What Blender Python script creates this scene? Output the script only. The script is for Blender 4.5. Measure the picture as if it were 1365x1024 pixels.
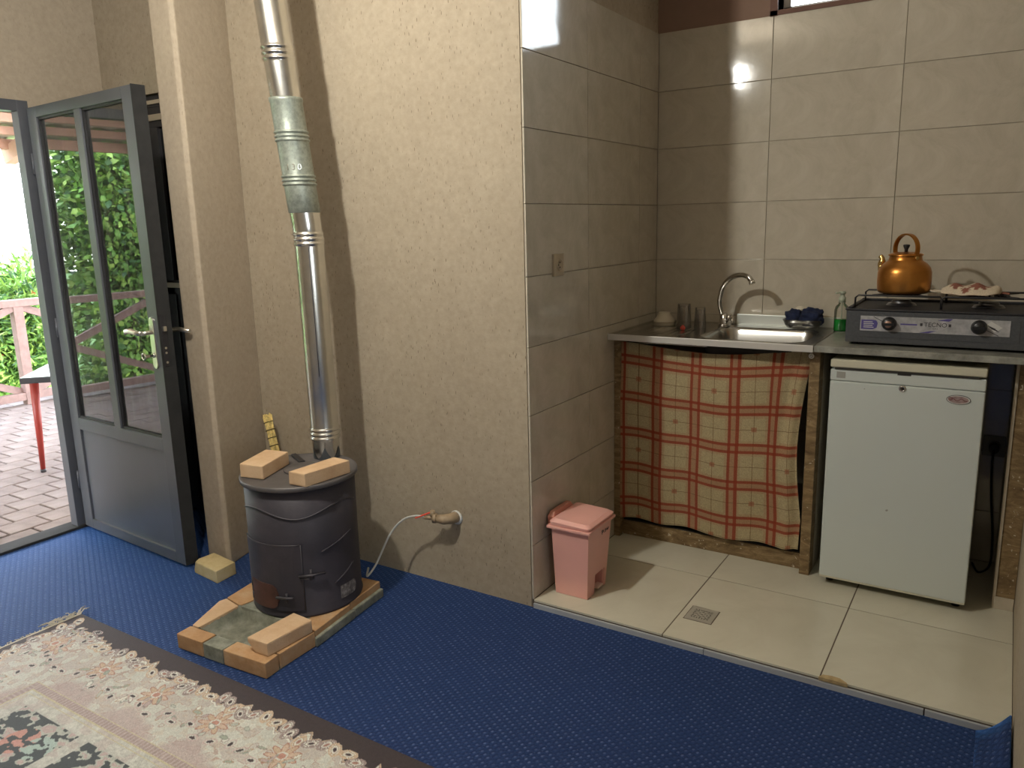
import bpy, bmesh, math, random
import numpy as np
from mathutils import Vector, Matrix, Euler
PI = math.pi
rnd = random.Random(7)
for o in list(bpy.data.objects): bpy.data.objects.remove(o)
scn = bpy.context.scene
COL = scn.collection

# ------------------------------------------------------------------ camera
cam_data = bpy.data.cameras.new('camera'); cam = bpy.data.objects.new('camera', cam_data); COL.objects.link(cam)
cam_data.sensor_width = 36.0; cam_data.lens = 27.476; cam_data.clip_start = 0.02; cam_data.clip_end = 200
cam.matrix_world = Matrix(((0.84547, -0.0867, 0.52693, 0.0), (0.53342, 0.18377, -0.82565, 0.0),
                           (-0.02525, 0.97914, 0.20162, 1.43153), (0, 0, 0, 1)))
scn.camera = cam
# ------------------------------------------------------------------ exposure, world
scn.view_settings.view_transform = 'Standard'; scn.view_settings.look = 'None'
scn.view_settings.exposure = 0.43; scn.view_settings.gamma = 1.0
scn.view_settings.use_curve_mapping = False
SKY_STRENGTH = 11.5
LAMP_WATTS = 66.0
world = bpy.data.worlds.new('sky'); scn.world = world; world.use_nodes = True
wn = world.node_tree.nodes; wl = world.node_tree.links; wn.clear()
wo = wn.new('ShaderNodeOutputWorld'); wb = wn.new('ShaderNodeBackground')
wc = wn.new('ShaderNodeTexCoord'); ws = wn.new('ShaderNodeSeparateXYZ'); wr = wn.new('ShaderNodeValToRGB')
wl.new(wc.outputs['Generated'], ws.inputs[0]); wl.new(ws.outputs['Z'], wr.inputs[0])
wr.color_ramp.elements[0].position = 0.0; wr.color_ramp.elements[0].color = (0.95, 0.97, 1.0, 1)
wr.color_ramp.elements[1].position = 1.0; wr.color_ramp.elements[1].color = (0.62, 0.78, 1.0, 1)
wl.new(wr.outputs[0], wb.inputs[0]); wb.inputs[1].default_value = SKY_STRENGTH
wl.new(wb.outputs[0], wo.inputs[0])

# ------------------------------------------------------------------ measures (metres, carpet = 0)
XL = -1.4218      # tiled side wall of the kitchen niche
YB = 3.528        # tiled back wall
YP = 2.341        # plaster wall
XD = -3.814       # wall with the entrance door
XR = 0.114        # right side of niche
ZP = 0.031        # kitchen platform
ZC = 0.962        # worktop
ZCEIL = 2.75
XE = 2.2          # right wall of the room
YR = -1.9         # rear wall

# ------------------------------------------------------------------ colour + material helpers
def lin(c):
    return c/12.92 if c <= 0.04045 else ((c+0.055)/1.055)**2.4
def rgb(r, g, b): return (lin(r/255), lin(g/255), lin(b/255), 1.0)
class Mat:
    def __init__(s, name):
        s.m = bpy.data.materials.new(name); s.m.use_nodes = True
        s.n = s.m.node_tree.nodes; s.l = s.m.node_tree.links; s.n.clear()
        s.out = s.n.new('ShaderNodeOutputMaterial'); s.b = s.n.new('ShaderNodeBsdfPrincipled')
        s.l.new(s.b.outputs[0], s.out.inputs[0]); s._c = None
    def coord(s, kind='Object'):
        if s._c is None: s._c = s.n.new('ShaderNodeTexCoord')
        return s._c.outputs[kind]
    def mapping(s, scale=(1,1,1), rot=(0,0,0), loc=(0,0,0), kind='Object'):
        m = s.n.new('ShaderNodeMapping'); m.inputs['Scale'].default_value = scale
        m.inputs['Rotation'].default_value = rot; m.inputs['Location'].default_value = loc
        s.l.new(s.coord(kind), m.inputs[0]); return m.outputs[0]
    def noise(s, scale, detail=3, rough=0.55, vec=None, dist=0.0):
        n = s.n.new('ShaderNodeTexNoise'); n.inputs['Scale'].default_value = scale
        n.inputs['Detail'].default_value = detail; n.inputs['Roughness'].default_value = rough
        n.inputs['Distortion'].default_value = dist
        s.l.new(vec if vec is not None else s.coord(), n.inputs['Vector']); return n.outputs['Fac']
    def voro(s, scale, vec=None, feature='F1', out='Distance', rand=1.0):
        n = s.n.new('ShaderNodeTexVoronoi'); n.feature = feature; n.inputs['Scale'].default_value = scale
        n.inputs['Randomness'].default_value = rand
        s.l.new(vec if vec is not None else s.coord(), n.inputs['Vector']); return n.outputs[out]
    def ramp(s, fac, stops, interp='LINEAR'):
        r = s.n.new('ShaderNodeValToRGB'); r.color_ramp.interpolation = interp
        e = r.color_ramp.elements
        while len(e) < len(stops): e.new(0.5)
        for i, (p, c) in enumerate(stops):
            e[i].position = p; e[i].color = c if len(c) == 4 else (*c, 1)
        s.l.new(fac, r.inputs[0]); return r.outputs[0]
    def mix(s, fac, a, b, mode='MIX'):
        m = s.n.new('ShaderNodeMix'); m.data_type = 'RGBA'; m.blend_type = mode
        for sock, v in ((m.inputs['Factor'], fac), (m.inputs['A'], a), (m.inputs['B'], b)): pass
        def put(sock, v):
            if isinstance(v, (int, float)): sock.default_value = v
            elif isinstance(v, tuple): sock.default_value = v if len(v) == 4 else (*v, 1)
            else: s.l.new(v, sock)
        put(m.inputs[0], fac); put(m.inputs[6], a); put(m.inputs[7], b)
        return m.outputs[2]
    def math(s, op, a, b=0.0):
        m = s.n.new('ShaderNodeMath'); m.operation = op
        for i, v in ((0, a), (1, b)):
            if isinstance(v, (int, float)): m.inputs[i].default_value = v
            else: s.l.new(v, m.inputs[i])
        return m.outputs[0]
    def color(s, c):
        if isinstance(c, tuple): s.b.inputs['Base Color'].default_value = c
        else: s.l.new(c, s.b.inputs['Base Color'])
        return s
    def set(s, rough=None, metal=None, spec=None, coat=None, trans=None, ior=None, sheen=None, alpha=None, sss=None, aniso=None):
        for k, v in (('Roughness', rough), ('Metallic', metal), ('Specular IOR Level', spec), ('Coat Weight', coat),
                     ('Transmission Weight', trans), ('IOR', ior), ('Sheen Weight', sheen), ('Alpha', alpha),
                     ('Subsurface Weight', sss), ('Anisotropic', aniso)):
            if v is None: continue
            if isinstance(v, (int, float)): s.b.inputs[k].default_value = v
            else: s.l.new(v, s.b.inputs[k])
        return s
    def bump(s, h, strength=0.3, dist=0.01):
        b = s.n.new('ShaderNodeBump'); b.inputs['Strength'].default_value = strength; b.inputs['Distance'].default_value = dist
        s.l.new(h, b.inputs['Height'])
        if s.b.inputs['Normal'].is_linked: s.l.new(s.b.inputs['Normal'].links[0].from_socket, b.inputs['Normal'])
        s.l.new(b.outputs[0], s.b.inputs['Normal']); return s
def simple(name, c, rough=0.5, metal=0.0, var=0.0, vscale=8.0, bump=0.0, bscale=60.0, **kw):
    m = Mat(name)
    if var:
        n = m.noise(vscale, 4)
        m.color(m.ramp(n, [(0.25, tuple(x*(1-var) for x in c[:3])), (0.75, tuple(min(1, x*(1+var)) for x in c[:3]))]))
    else: m.color(c)
    m.set(rough=rough, metal=metal, **kw)
    if bump: m.bump(m.noise(bscale, 3), bump, 0.005)
    return m.m

# ------------------------------------------------------------------ materials
def plaster(name, base, dark, fleck=0.65):
    m = Mat(name)
    big = m.noise(1.7, 4, 0.6); fine = m.noise(45, 3, 0.6)
    c = m.ramp(big, [(0.3, base), (0.72, dark)])
    c = m.mix(0.15, c, m.ramp(fine, [(0.3, (0.25, 0.20, 0.14)), (0.7, (0.62, 0.52, 0.40))]))
    # straw flecks: short slivers in the clay, several directions
    marks = None
    patch = m.ramp(m.noise(2.3, 2), [(0.38, (0, 0, 0)), (0.62, (1, 1, 1))])
    for i, (ry, sx, sz, thr) in enumerate(((0.25, 75, 19, 0.12), (-0.45, 60, 15, 0.10), (1.2, 80, 20, 0.085), (0.05, 34, 10, 0.055))):
        mp = m.mapping((sx, sx, sz), (ry*0.6, ry, 0), (i*3.1, i*1.7, i*2.3))
        w = m.noise(9, 2); 
        d = m.voro(1.0, mp)
        k = m.math('LESS_THAN', d, thr)
        marks = k if marks is None else m.math('MAXIMUM', marks, k)
    marks = m.math('MULTIPLY', marks, m.math('ADD', m.math('MULTIPLY', patch, 0.6), 0.4))
    c = m.mix(m.math('MULTIPLY', marks, fleck), c, (0.085, 0.06, 0.035))
    m.color(c).set(rough=0.9, spec=0.25)
    m.bump(m.noise(14, 5, 0.6), 0.25, 0.012)
    m.bump(m.math('SUBTRACT', 1.0, marks), 0.5, 0.004)
    return m.m
M_PLASTER = plaster('clay_plaster', (0.405, 0.343, 0.255, 1), (0.35, 0.292, 0.214, 1))
M_PLASTER_SMOOTH = plaster('smooth_clay_plaster', (0.43, 0.36, 0.275, 1), (0.385, 0.32, 0.24, 1), 0.25)
M_CEIL = simple('ceiling_paint', (0.62, 0.53, 0.42, 1), 0.9, var=0.05)
def wall_tile_mat():
    m = Mat('beige_glazed_wall_tile')
    v = m.n.new('ShaderNodeObjectInfo')
    mp = m.mapping((1, 1, 1), kind='Generated')
    a = m.noise(6.5, 6, 0.7, dist=1.2); b = m.voro(11, feature='SMOOTH_F1')
    c = m.ramp(a, [(0.30, (0.46, 0.41, 0.325)), (0.52, (0.53, 0.48, 0.385)), (0.75, (0.60, 0.55, 0.455))])
    c = m.mix(0.12, c, m.ramp(b, [(0.1, (0.30, 0.25, 0.18)), (0.6, (0.55, 0.49, 0.40))]))
    m.color(c).set(rough=0.07, spec=0.55)
    m.bump(m.noise(7, 3), 0.04, 0.01)
    return m.m
M_WTILE = wall_tile_mat()
M_GROUT = simple('tile_grout', (0.40, 0.35, 0.28, 1), 0.9, var=0.1)
def floor_tile_mat():
    m = Mat('cream_polished_floor_tile')
    a = m.noise(3.0, 5, 0.65, dist=0.8)
    c = m.ramp(a, [(0.3, (0.555, 0.53, 0.42)), (0.7, (0.64, 0.62, 0.505))])
    st = m.ramp(m.noise(9, 6, 0.7), [(0.66, (0, 0, 0)), (0.8, (1, 1, 1))])
    c = m.mix(m.math('MULTIPLY', st, 0.25), c, (0.35, 0.29, 0.2))
    m.color(c).set(rough=0.16, spec=0.5); m.bump(m.noise(5, 2), 0.02, 0.01)
    return m.m
M_FTILE = floor_tile_mat()
M_FGROUT = simple('dark_floor_grout', (0.13, 0.10, 0.075, 1), 0.95)
def carpet_mat():
    m = Mat('blue_loop_carpet')
    mp = m.mapping((1, 1, 1), (0, 0, 0.35))
    w = m.n.new('ShaderNodeMapping'); w.inputs['Scale'].default_value = (62, 46, 1); w.inputs['Rotation'].default_value = (0, 0, 0.1)
    m.l.new(mp, w.inputs[0])
    sep = m.n.new('ShaderNodeSeparateXYZ'); m.l.new(w.outputs[0], sep.inputs[0])
    # brick-staggered dots
    row = m.math('FLOOR', sep.outputs[1])
    xs = m.math('ADD', sep.outputs[0], m.math('MULTIPLY', row, 0.5))
    fx = m.math('SUBTRACT', m.math('FRACT', xs), 0.5); fy = m.math('SUBTRACT', m.math('FRACT', sep.outputs[1]), 0.5)
    d = m.math('SQRT', m.math('ADD', m.math('MULTIPLY', fx, fx), m.math('MULTIPLY', fy, fy)))
    dot = m.math('LESS_THAN', d, 0.21)
    wn = m.n.new('ShaderNodeTexWhiteNoise'); wn.noise_dimensions = '2D'
    cmb = m.n.new('ShaderNodeCombineXYZ'); m.l.new(m.math('FLOOR', xs), cmb.inputs[0]); m.l.new(row, cmb.inputs[1])
    m.l.new(cmb.outputs[0], wn.inputs['Vector'])
    amt = m.math('MULTIPLY', dot, m.math('ADD', m.math('MULTIPLY', wn.outputs['Value'], 0.38), 0.06))
    base = m.ramp(m.noise(240, 2), [(0.3, (0.007, 0.015, 0.056)), (0.7, (0.015, 0.031, 0.100))])
    base = m.mix(m.ramp(m.noise(1.3, 3), [(0.35, (0, 0, 0)), (0.7, (0.35, 0.35, 0.35))]), base, (0.016, 0.034, 0.11))
    spk = m.math('GREATER_THAN', m.noise(330, 1), 0.735)
    c = m.mix(amt, base, (0.20, 0.26, 0.46)); c = m.mix(m.math('MULTIPLY', spk, 0.5), c, (0.45, 0.45, 0.48))
    m.color(c).set(rough=0.70, spec=0.2, sheen=0.9); m.b.inputs['Sheen Tint'].default_value = (0.10, 0.30, 0.85, 1)
    m.b.inputs['Sheen Roughness'].default_value = 0.45
    m.bump(d, 0.5, 0.004); m.bump(m.noise(260, 2), 0.35, 0.003)
    return m.m
M_CARPET = carpet_mat()
def attr_mat(name, rough=0.85, attr='Col', bump=0.0, bscale=300, sheen=0.0, spec=0.3, metal=0):
    m = Mat(name); a = m.n.new('ShaderNodeAttribute'); a.attribute_name = attr
    n = m.noise(bscale, 2)
    c = m.mix(0.30, a.outputs['Color'], m.mix(1.0, a.outputs['Color'], m.ramp(n, [(0.3, (0.55, 0.55, 0.55)), (0.7, (1.5, 1.5, 1.5))]), 'MULTIPLY'))
    m.color(c).set(rough=rough, sheen=sheen, spec=spec, metal=metal)
    if bump: m.bump(n, bump, 0.002)
    return m.m
M_RUG = attr_mat('woven_floral_rug', 0.7, bump=0.4, bscale=420, sheen=0.15)
M_PLAID = attr_mat('plaid_blanket_cloth', 0.95, bump=0.3, bscale=350, sheen=0.1)
M_STEEL = simple('stainless_steel', (0.50, 0.49, 0.46, 1), 0.24, 1.0, var=0.12, vscale=9)
M_STEELW = simple('reflection_pale_steel_upstand', (0.72, 0.76, 0.72, 1), 0.35, 0.25)  # lamp's reflection on the steel is put into this pale colour
M_EDGE = simple('reflection_pale_steel_edge', (0.66, 0.64, 0.60, 1), 0.42, 0.45)  # paler than the sink steel: bright reflection put into the colour
M_CHROME = simple('chrome', (0.62, 0.60, 0.57, 1), 0.10, 1.0)
M_CHROME_WORN = simple('worn_bright_metal', (0.78, 0.76, 0.70, 1), 0.28, 1.0)
def stone_grey():
    m = Mat('grey_worktop_stone'); a = m.noise(16, 6, 0.7)
    m.color(m.ramp(a, [(0.3, (0.14, 0.14, 0.12)), (0.5, (0.27, 0.27, 0.235)), (0.72, (0.42, 0.42, 0.37))])).set(rough=0.28)
    return m.m
M_STONE = stone_grey()
def travertine():
    m = Mat('brown_travertine'); a = m.noise(9, 6, 0.72, m.mapping((1, 1, 3.0)), 1.5); b = m.noise(70, 3)
    c = m.ramp(a, [(0.28, (0.10, 0.058, 0.024)), (0.5, (0.22, 0.145, 0.065)), (0.68, (0.36, 0.26, 0.135)), (0.82, (0.50, 0.42, 0.29))])
    c = m.mix(m.math('GREATER_THAN', b, 0.68), c, (0.55, 0.48, 0.36))
    m.color(c).set(rough=0.5).bump(b, 0.4, 0.004); return m.m
M_TRAV = travertine()
M_TRAV_EDGE = simple('sawn_stone_edge', (0.50, 0.44, 0.34, 1), 0.7, var=0.15, vscale=14)
M_RISER = simple('grey_riser_strip', (0.40, 0.42, 0.44, 1), 0.45, var=0.12, vscale=5)
M_MORTAR = simple('tan_mortar', (0.44, 0.33, 0.17, 1), 0.95, var=0.25, vscale=60, bump=0.5, bscale=90)
M_DARKMETAL = simple('grey_door_paint', (0.095, 0.10, 0.115, 1), 0.38, 0.0, var=0.12, vscale=5, bump=0.05, bscale=25)
M_DOORPANEL = simple('grey_door_sheet', (0.105, 0.112, 0.13, 1), 0.34, 0.0, var=0.12, vscale=3, bump=0.06, bscale=8)
M_BLACKPAINT = simple('black_door_paint', (0.022, 0.021, 0.024, 1), 0.45, var=0.25, vscale=12, bump=0.1, bscale=40)
def pane(name, tint, refl, rough=0.0, streak=False):
    m = Mat(name); m.n.remove(m.b)
    tr = m.n.new('ShaderNodeBsdfTransparent'); gl = m.n.new('ShaderNodeBsdfGlossy'); mx = m.n.new('ShaderNodeMixShader')
    fr = m.n.new('ShaderNodeFresnel'); fr.inputs[0].default_value = 1.5
    gl.inputs['Roughness'].default_value = rough; tr.inputs[0].default_value = tint
    f = m.math('MINIMUM', m.math('ADD', m.math('MULTIPLY', fr.outputs[0], refl), 0.03), 1.0)
    m.l.new(f, mx.inputs[0]); m.l.new(tr.outputs[0], mx.inputs[1]); m.l.new(gl.outputs[0], mx.inputs[2])
    last = mx.outputs[0]
    if streak:
        df = m.n.new('ShaderNodeBsdfDiffuse'); df.inputs[0].default_value = (0.55, 0.55, 0.5, 1)
        m2 = m.n.new('ShaderNodeMixShader')
        s = m.noise(1.0, 4, 0.65, m.mapping((55, 55, 1.6)))
        fac = m.ramp(s, [(0.50, (0.03, 0.03, 0.03)), (0.75, (0.26, 0.26, 0.26))])
        m.l.new(fac, m2.inputs[0]); m.l.new(last, m2.inputs[1]); m.l.new(df.outputs[0], m2.inputs[2]); last = m2.outputs[0]
    m.l.new(last, m.out.inputs[0]); return m.m
M_PANE = pane('door_glass', (0.62, 0.64, 0.62, 1), 2.0, 0.0, True)
M_PANE_DARK = pane('dark_glass', (0.25, 0.26, 0.28, 1), 1.2, 0.05)
M_PANE_CLEAR = pane('window_glass', (0.93, 0.95, 0.95, 1), 1.0)
def stove_mat():
    m = Mat('burnt_black_steel'); a = m.noise(5, 5, 0.7); b = m.noise(3, 3)
    c = m.ramp(a, [(0.3, (0.034, 0.032, 0.040)), (0.6, (0.052, 0.045, 0.056)), (0.8, (0.078, 0.062, 0.070))])
    c = m.mix(m.ramp(b, [(0.55, (0, 0, 0)), (0.75, (0.7, 0.7, 0.7))]), c, (0.022, 0.026, 0.036))
    m.color(c).set(rough=0.55, metal=0.1, spec=0.4); m.bump(m.noise(9, 4), 0.18, 0.01); m.bump(m.noise(120, 2), 0.1, 0.002); return m.m
M_STOVE = stove_mat()
M_STOVETOP = simple('dull_stove_top_steel', (0.13, 0.12, 0.12, 1), 0.5, 0.3, var=0.3, vscale=8, bump=0.1, bscale=20)
M_RUST = simple('reddish_heat_stained_steel', (0.085, 0.036, 0.026, 1), 0.6, 0.2, var=0.4, vscale=18, bump=0.2, bscale=60)
M_WIRE = simple('dark_weld_wire', (0.075, 0.07, 0.08, 1), 0.5, 0.5)
def galv(name, c1, c2, rough, sc=28):
    m = Mat(name); a = m.noise(sc, 5, 0.7)
    m.color(m.ramp(a, [(0.3, c1), (0.7, c2)])).set(rough=rough, metal=1.0, aniso=0.4); return m.m
M_PIPE = galv('bright_galvanised_steel', (0.62, 0.61, 0.57), (0.78, 0.77, 0.72), 0.24, 12)
M_PIPE_OLD = Mat('dull_green_grey_galvanised_steel')
_a = M_PIPE_OLD.voro(95, out='Color'); _b = M_PIPE_OLD.noise(60, 4, 0.7)
M_PIPE_OLD.color(M_PIPE_OLD.ramp(_b, [(0.3, (0.24, 0.27, 0.235)), (0.7, (0.42, 0.46, 0.40))])).set(rough=0.45, metal=0.55)
M_PIPE_OLD = M_PIPE_OLD.m
M_PIPE_STAIN = simple('heat_stained_pipe_foot', (0.13, 0.15, 0.17, 1), 0.4, 0.8, var=0.4, vscale=14)
def brick_mat(name, c1, c2, c3, s=14):
    m = Mat(name); a = m.noise(s, 5, 0.7); b = m.noise(150, 3)
    m.color(m.ramp(a, [(0.28, c1), (0.5, c2), (0.75, c3)])).set(rough=0.92, spec=0.2)
    m.bump(m.noise(22, 5, 0.65), 0.35, 0.01); m.bump(b, 0.3, 0.003); return m.m
M_SILL = simple('dull_black_sill_paint', (0.02, 0.02, 0.02, 1), 0.9, var=0.3, vscale=20)
M_BRICK = brick_mat('pale_tan_fire_brick', (0.52, 0.33, 0.19), (0.60, 0.41, 0.25), (0.66, 0.48, 0.31), 7)
M_BRICK_WEDGE = brick_mat('yellowish_brick', (0.44, 0.34, 0.17), (0.54, 0.43, 0.23), (0.60, 0.50, 0.31), 9)
M_BRICK_HEARTH = brick_mat('orange_hearth_brick', (0.36, 0.20, 0.10), (0.47, 0.28, 0.14), (0.52, 0.36, 0.22), 11)
M_CEMENT = brick_mat('greenish_cement_dust', (0.13, 0.135, 0.105), (0.23, 0.235, 0.185), (0.36, 0.36, 0.30), 16)
M_CEMENT_LIGHT = brick_mat('pale_cement_top', (0.36, 0.33, 0.27), (0.45, 0.40, 0.32), (0.55, 0.46, 0.34), 12)
M_STRAW = simple('yellow_straw', (0.66, 0.50, 0.18, 1), 0.6, var=0.45, vscale=90)
M_STRAW_TIE = simple('brown_binding_twine', (0.10, 0.07, 0.02, 1), 0.8)
M_PINK = simple('pink_plastic', (0.82, 0.43, 0.37, 1), 0.35, var=0.03, sss=0.05)
M_PINK_DARK = simple('darker_salmon_plastic', (0.62, 0.26, 0.19, 1), 0.4)
M_INK = simple('dark_print_ink', (0.035, 0.03, 0.035, 1), 0.6)
def fridge_mat(name, c):
    m = Mat(name); sp = m.ramp(m.noise(28, 2), [(0.775, (0, 0, 0)), (0.79, (1, 1, 1))])
    m.color(m.mix(m.math('MULTIPLY', sp, 0.6), c, (0.12, 0.10, 0.08))).set(rough=0.32); m.bump(m.noise(160, 2), 0.02, 0.002); return m.m
M_FRIDGE = fridge_mat('white_fridge_enamel', (0.57, 0.62, 0.595, 1))
M_FRIDGE_CREAM = simple('yellowed_cream_fridge_top', (0.58, 0.56, 0.44, 1), 0.4, var=0.05)
M_GASKET = simple('dark_rubber_and_shade', (0.03, 0.028, 0.025, 1), 0.8)  # rubber seal; also shade put into colour below the sink bowl
M_HOB = simple('speckled_grey_enamel', (0.075, 0.08, 0.088, 1), 0.36, var=0.18, vscale=120)
M_HOB_TOP = simple('black_enamel_tray', (0.020, 0.020, 0.024, 1), 0.55, var=0.3, vscale=20)
M_HOB_PANEL = simple('silver_control_panel_foil', (0.42, 0.42, 0.43, 1), 0.42, 0.15, var=0.3, vscale=45)
M_PURPLE = simple('violet_panel_print', (0.085, 0.07, 0.26, 1), 0.5)
M_LABELWHITE = simple('white_sticker', (0.62, 0.62, 0.6, 1), 0.6)
M_BLACKPLASTIC = simple('black_plastic', (0.016, 0.016, 0.018, 1), 0.35)
M_KNOBCENTER = simple('copper_knob_centre', (0.36, 0.21, 0.15, 1), 0.4, 0.4)
M_BURNER = simple('grey_burner_metal', (0.22, 0.22, 0.23, 1), 0.35, 0.9, var=0.3, vscale=30)
def copper():
    m = Mat('golden_copper_kettle'); a = m.noise(9, 4)
    m.color(m.ramp(a, [(0.3, (0.46, 0.18, 0.035)), (0.7, (0.60, 0.28, 0.065))])).set(rough=0.30, metal=0.85); return m.m
M_COPPER = copper()
M_BRASS = simple('pale_brass', (0.66, 0.45, 0.17, 1), 0.25, 0.9)
M_NAVY = simple('navy_dish_cloth', (0.010, 0.017, 0.052, 1), 0.95, var=0.5, vscale=22, bump=0.6, bscale=120, sheen=0.05)
M_CLEARPLASTIC = pane('clear_plastic', (0.93, 0.94, 0.92, 1), 0.8, 0.1)
M_GLASSWARE = pane('tumbler_glass', (0.93, 0.92, 0.91, 1), 0.8, 0.04)
M_GREENSOAP = simple('green_dish_soap', (0.02, 0.42, 0.06, 1), 0.15, trans=0.35, ior=1.35)
M_PUMP = simple('translucent_pump_plastic', (0.42, 0.46, 0.36, 1), 0.35)
M_CERAMIC = simple('cream_glazed_ceramic', (0.62, 0.56, 0.44, 1), 0.3)
M_REDTOY = simple('red_rubber', (0.50, 0.05, 0.03, 1), 0.4)
M_IVORY = simple('ivory_socket_plastic', (0.44, 0.36, 0.25, 1), 0.35)
M_HOLE = simple('socket_hole_dark', (0.03, 0.02, 0.015, 1), 0.8)
M_DRAIN = simple('grey_drain_metal', (0.50, 0.49, 0.42, 1), 0.35, 0.35)
M_GASBODY = simple('tan_painted_gas_valve', (0.36, 0.27, 0.17, 1), 0.5, 0.1, var=0.2, vscale=60)
M_REDLEVER = simple('red_lever_grip', (0.80, 0.10, 0.06, 1), 0.4)
M_HOSE = simple('white_gas_hose', (0.55, 0.56, 0.53, 1), 0.5)
M_BLACKCABLE = simple('black_cable', (0.012, 0.012, 0.012, 1), 0.5)
M_WHITEFRAME = simple('white_window_frame', (0.75, 0.75, 0.73, 1), 0.4)
M_BROWNFRAME = simple('brown_painted_reveal', (0.16, 0.08, 0.055, 1), 0.7, var=0.15)
M_WOOD_PINK = simple('weathered_pinkish_rail_wood', (0.24, 0.155, 0.135, 1), 0.8, var=0.2, vscale=20)
M_BEAM = simple('pinkish_roof_timber', (0.42, 0.25, 0.18, 1), 0.8, var=0.15, vscale=12)
M_SHEET = simple('cream_roof_sheet', (0.75, 0.70, 0.55, 1), 0.6, trans=0.0)
M_REDLEG = simple('red_painted_leg', (0.27, 0.028, 0.018, 1), 0.45)
M_TABLETOP = simple('glossy_green_grey_table_top', (0.16, 0.20, 0.19, 1), 0.12)
M_PAVER = brick_mat('weathered_paving_brick', (0.15, 0.115, 0.105), (0.22, 0.175, 0.16), (0.28, 0.235, 0.22), 5)
M_PAVER_GROUT = simple('paver_joint_soil', (0.10, 0.085, 0.075, 1), 1.0)
M_GRASS = simple('ground_grass', (0.10, 0.20, 0.05, 1), 1.0, var=0.4, vscale=3)
M_LEAF = simple('fresh_green_leaf', (0.16, 0.32, 0.06, 1), 0.5, var=0.5, vscale=2.5, sss=0.0)
M_LEAF2 = simple('yellow_green_leaf', (0.30, 0.46, 0.09, 1), 0.5, var=0.4, vscale=2.5)
M_LEAF_DARK = simple('dark_green_leaf', (0.045, 0.12, 0.03, 1), 0.5, var=0.5, vscale=2)
M_BARK = simple('bark', (0.10, 0.06, 0.035, 1), 0.95, var=0.3, vscale=20)
M_RED_FLOWER = simple('red_blossom', (0.6, 0.06, 0.03, 1), 0.6)
M_FRINGE = simple('cream_rug_fringe', (0.62, 0.58, 0.48, 1), 0.95)
M_SHOE = simple('dark_blue_slipper_rubber', (0.02, 0.03, 0.05, 1), 0.4)
M_SHOE_LIGHT = simple('pale_blue_slipper_trim', (0.30, 0.42, 0.48, 1), 0.4)
M_BADGE = simple('pinkish_silver_badge', (0.42, 0.31, 0.29, 1), 0.35, 0.4, var=0.2, vscale=100)
M_BADGE_RED = simple('dark_red_badge_print', (0.20, 0.05, 0.05, 1), 0.4)
M_FOIL = brick_mat('worn_whitish_label', (0.06, 0.055, 0.06), (0.20, 0.18, 0.17), (0.5, 0.47, 0.45), 60)
M_MITT = simple('cream_cotton', (0.68, 0.60, 0.47, 1), 0.95, var=0.08, bump=0.3, bscale=200)
M_MITT_BROWN = simple('brown_printed_cotton', (0.27, 0.11, 0.07, 1), 0.95)
M_BULB = None

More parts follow.
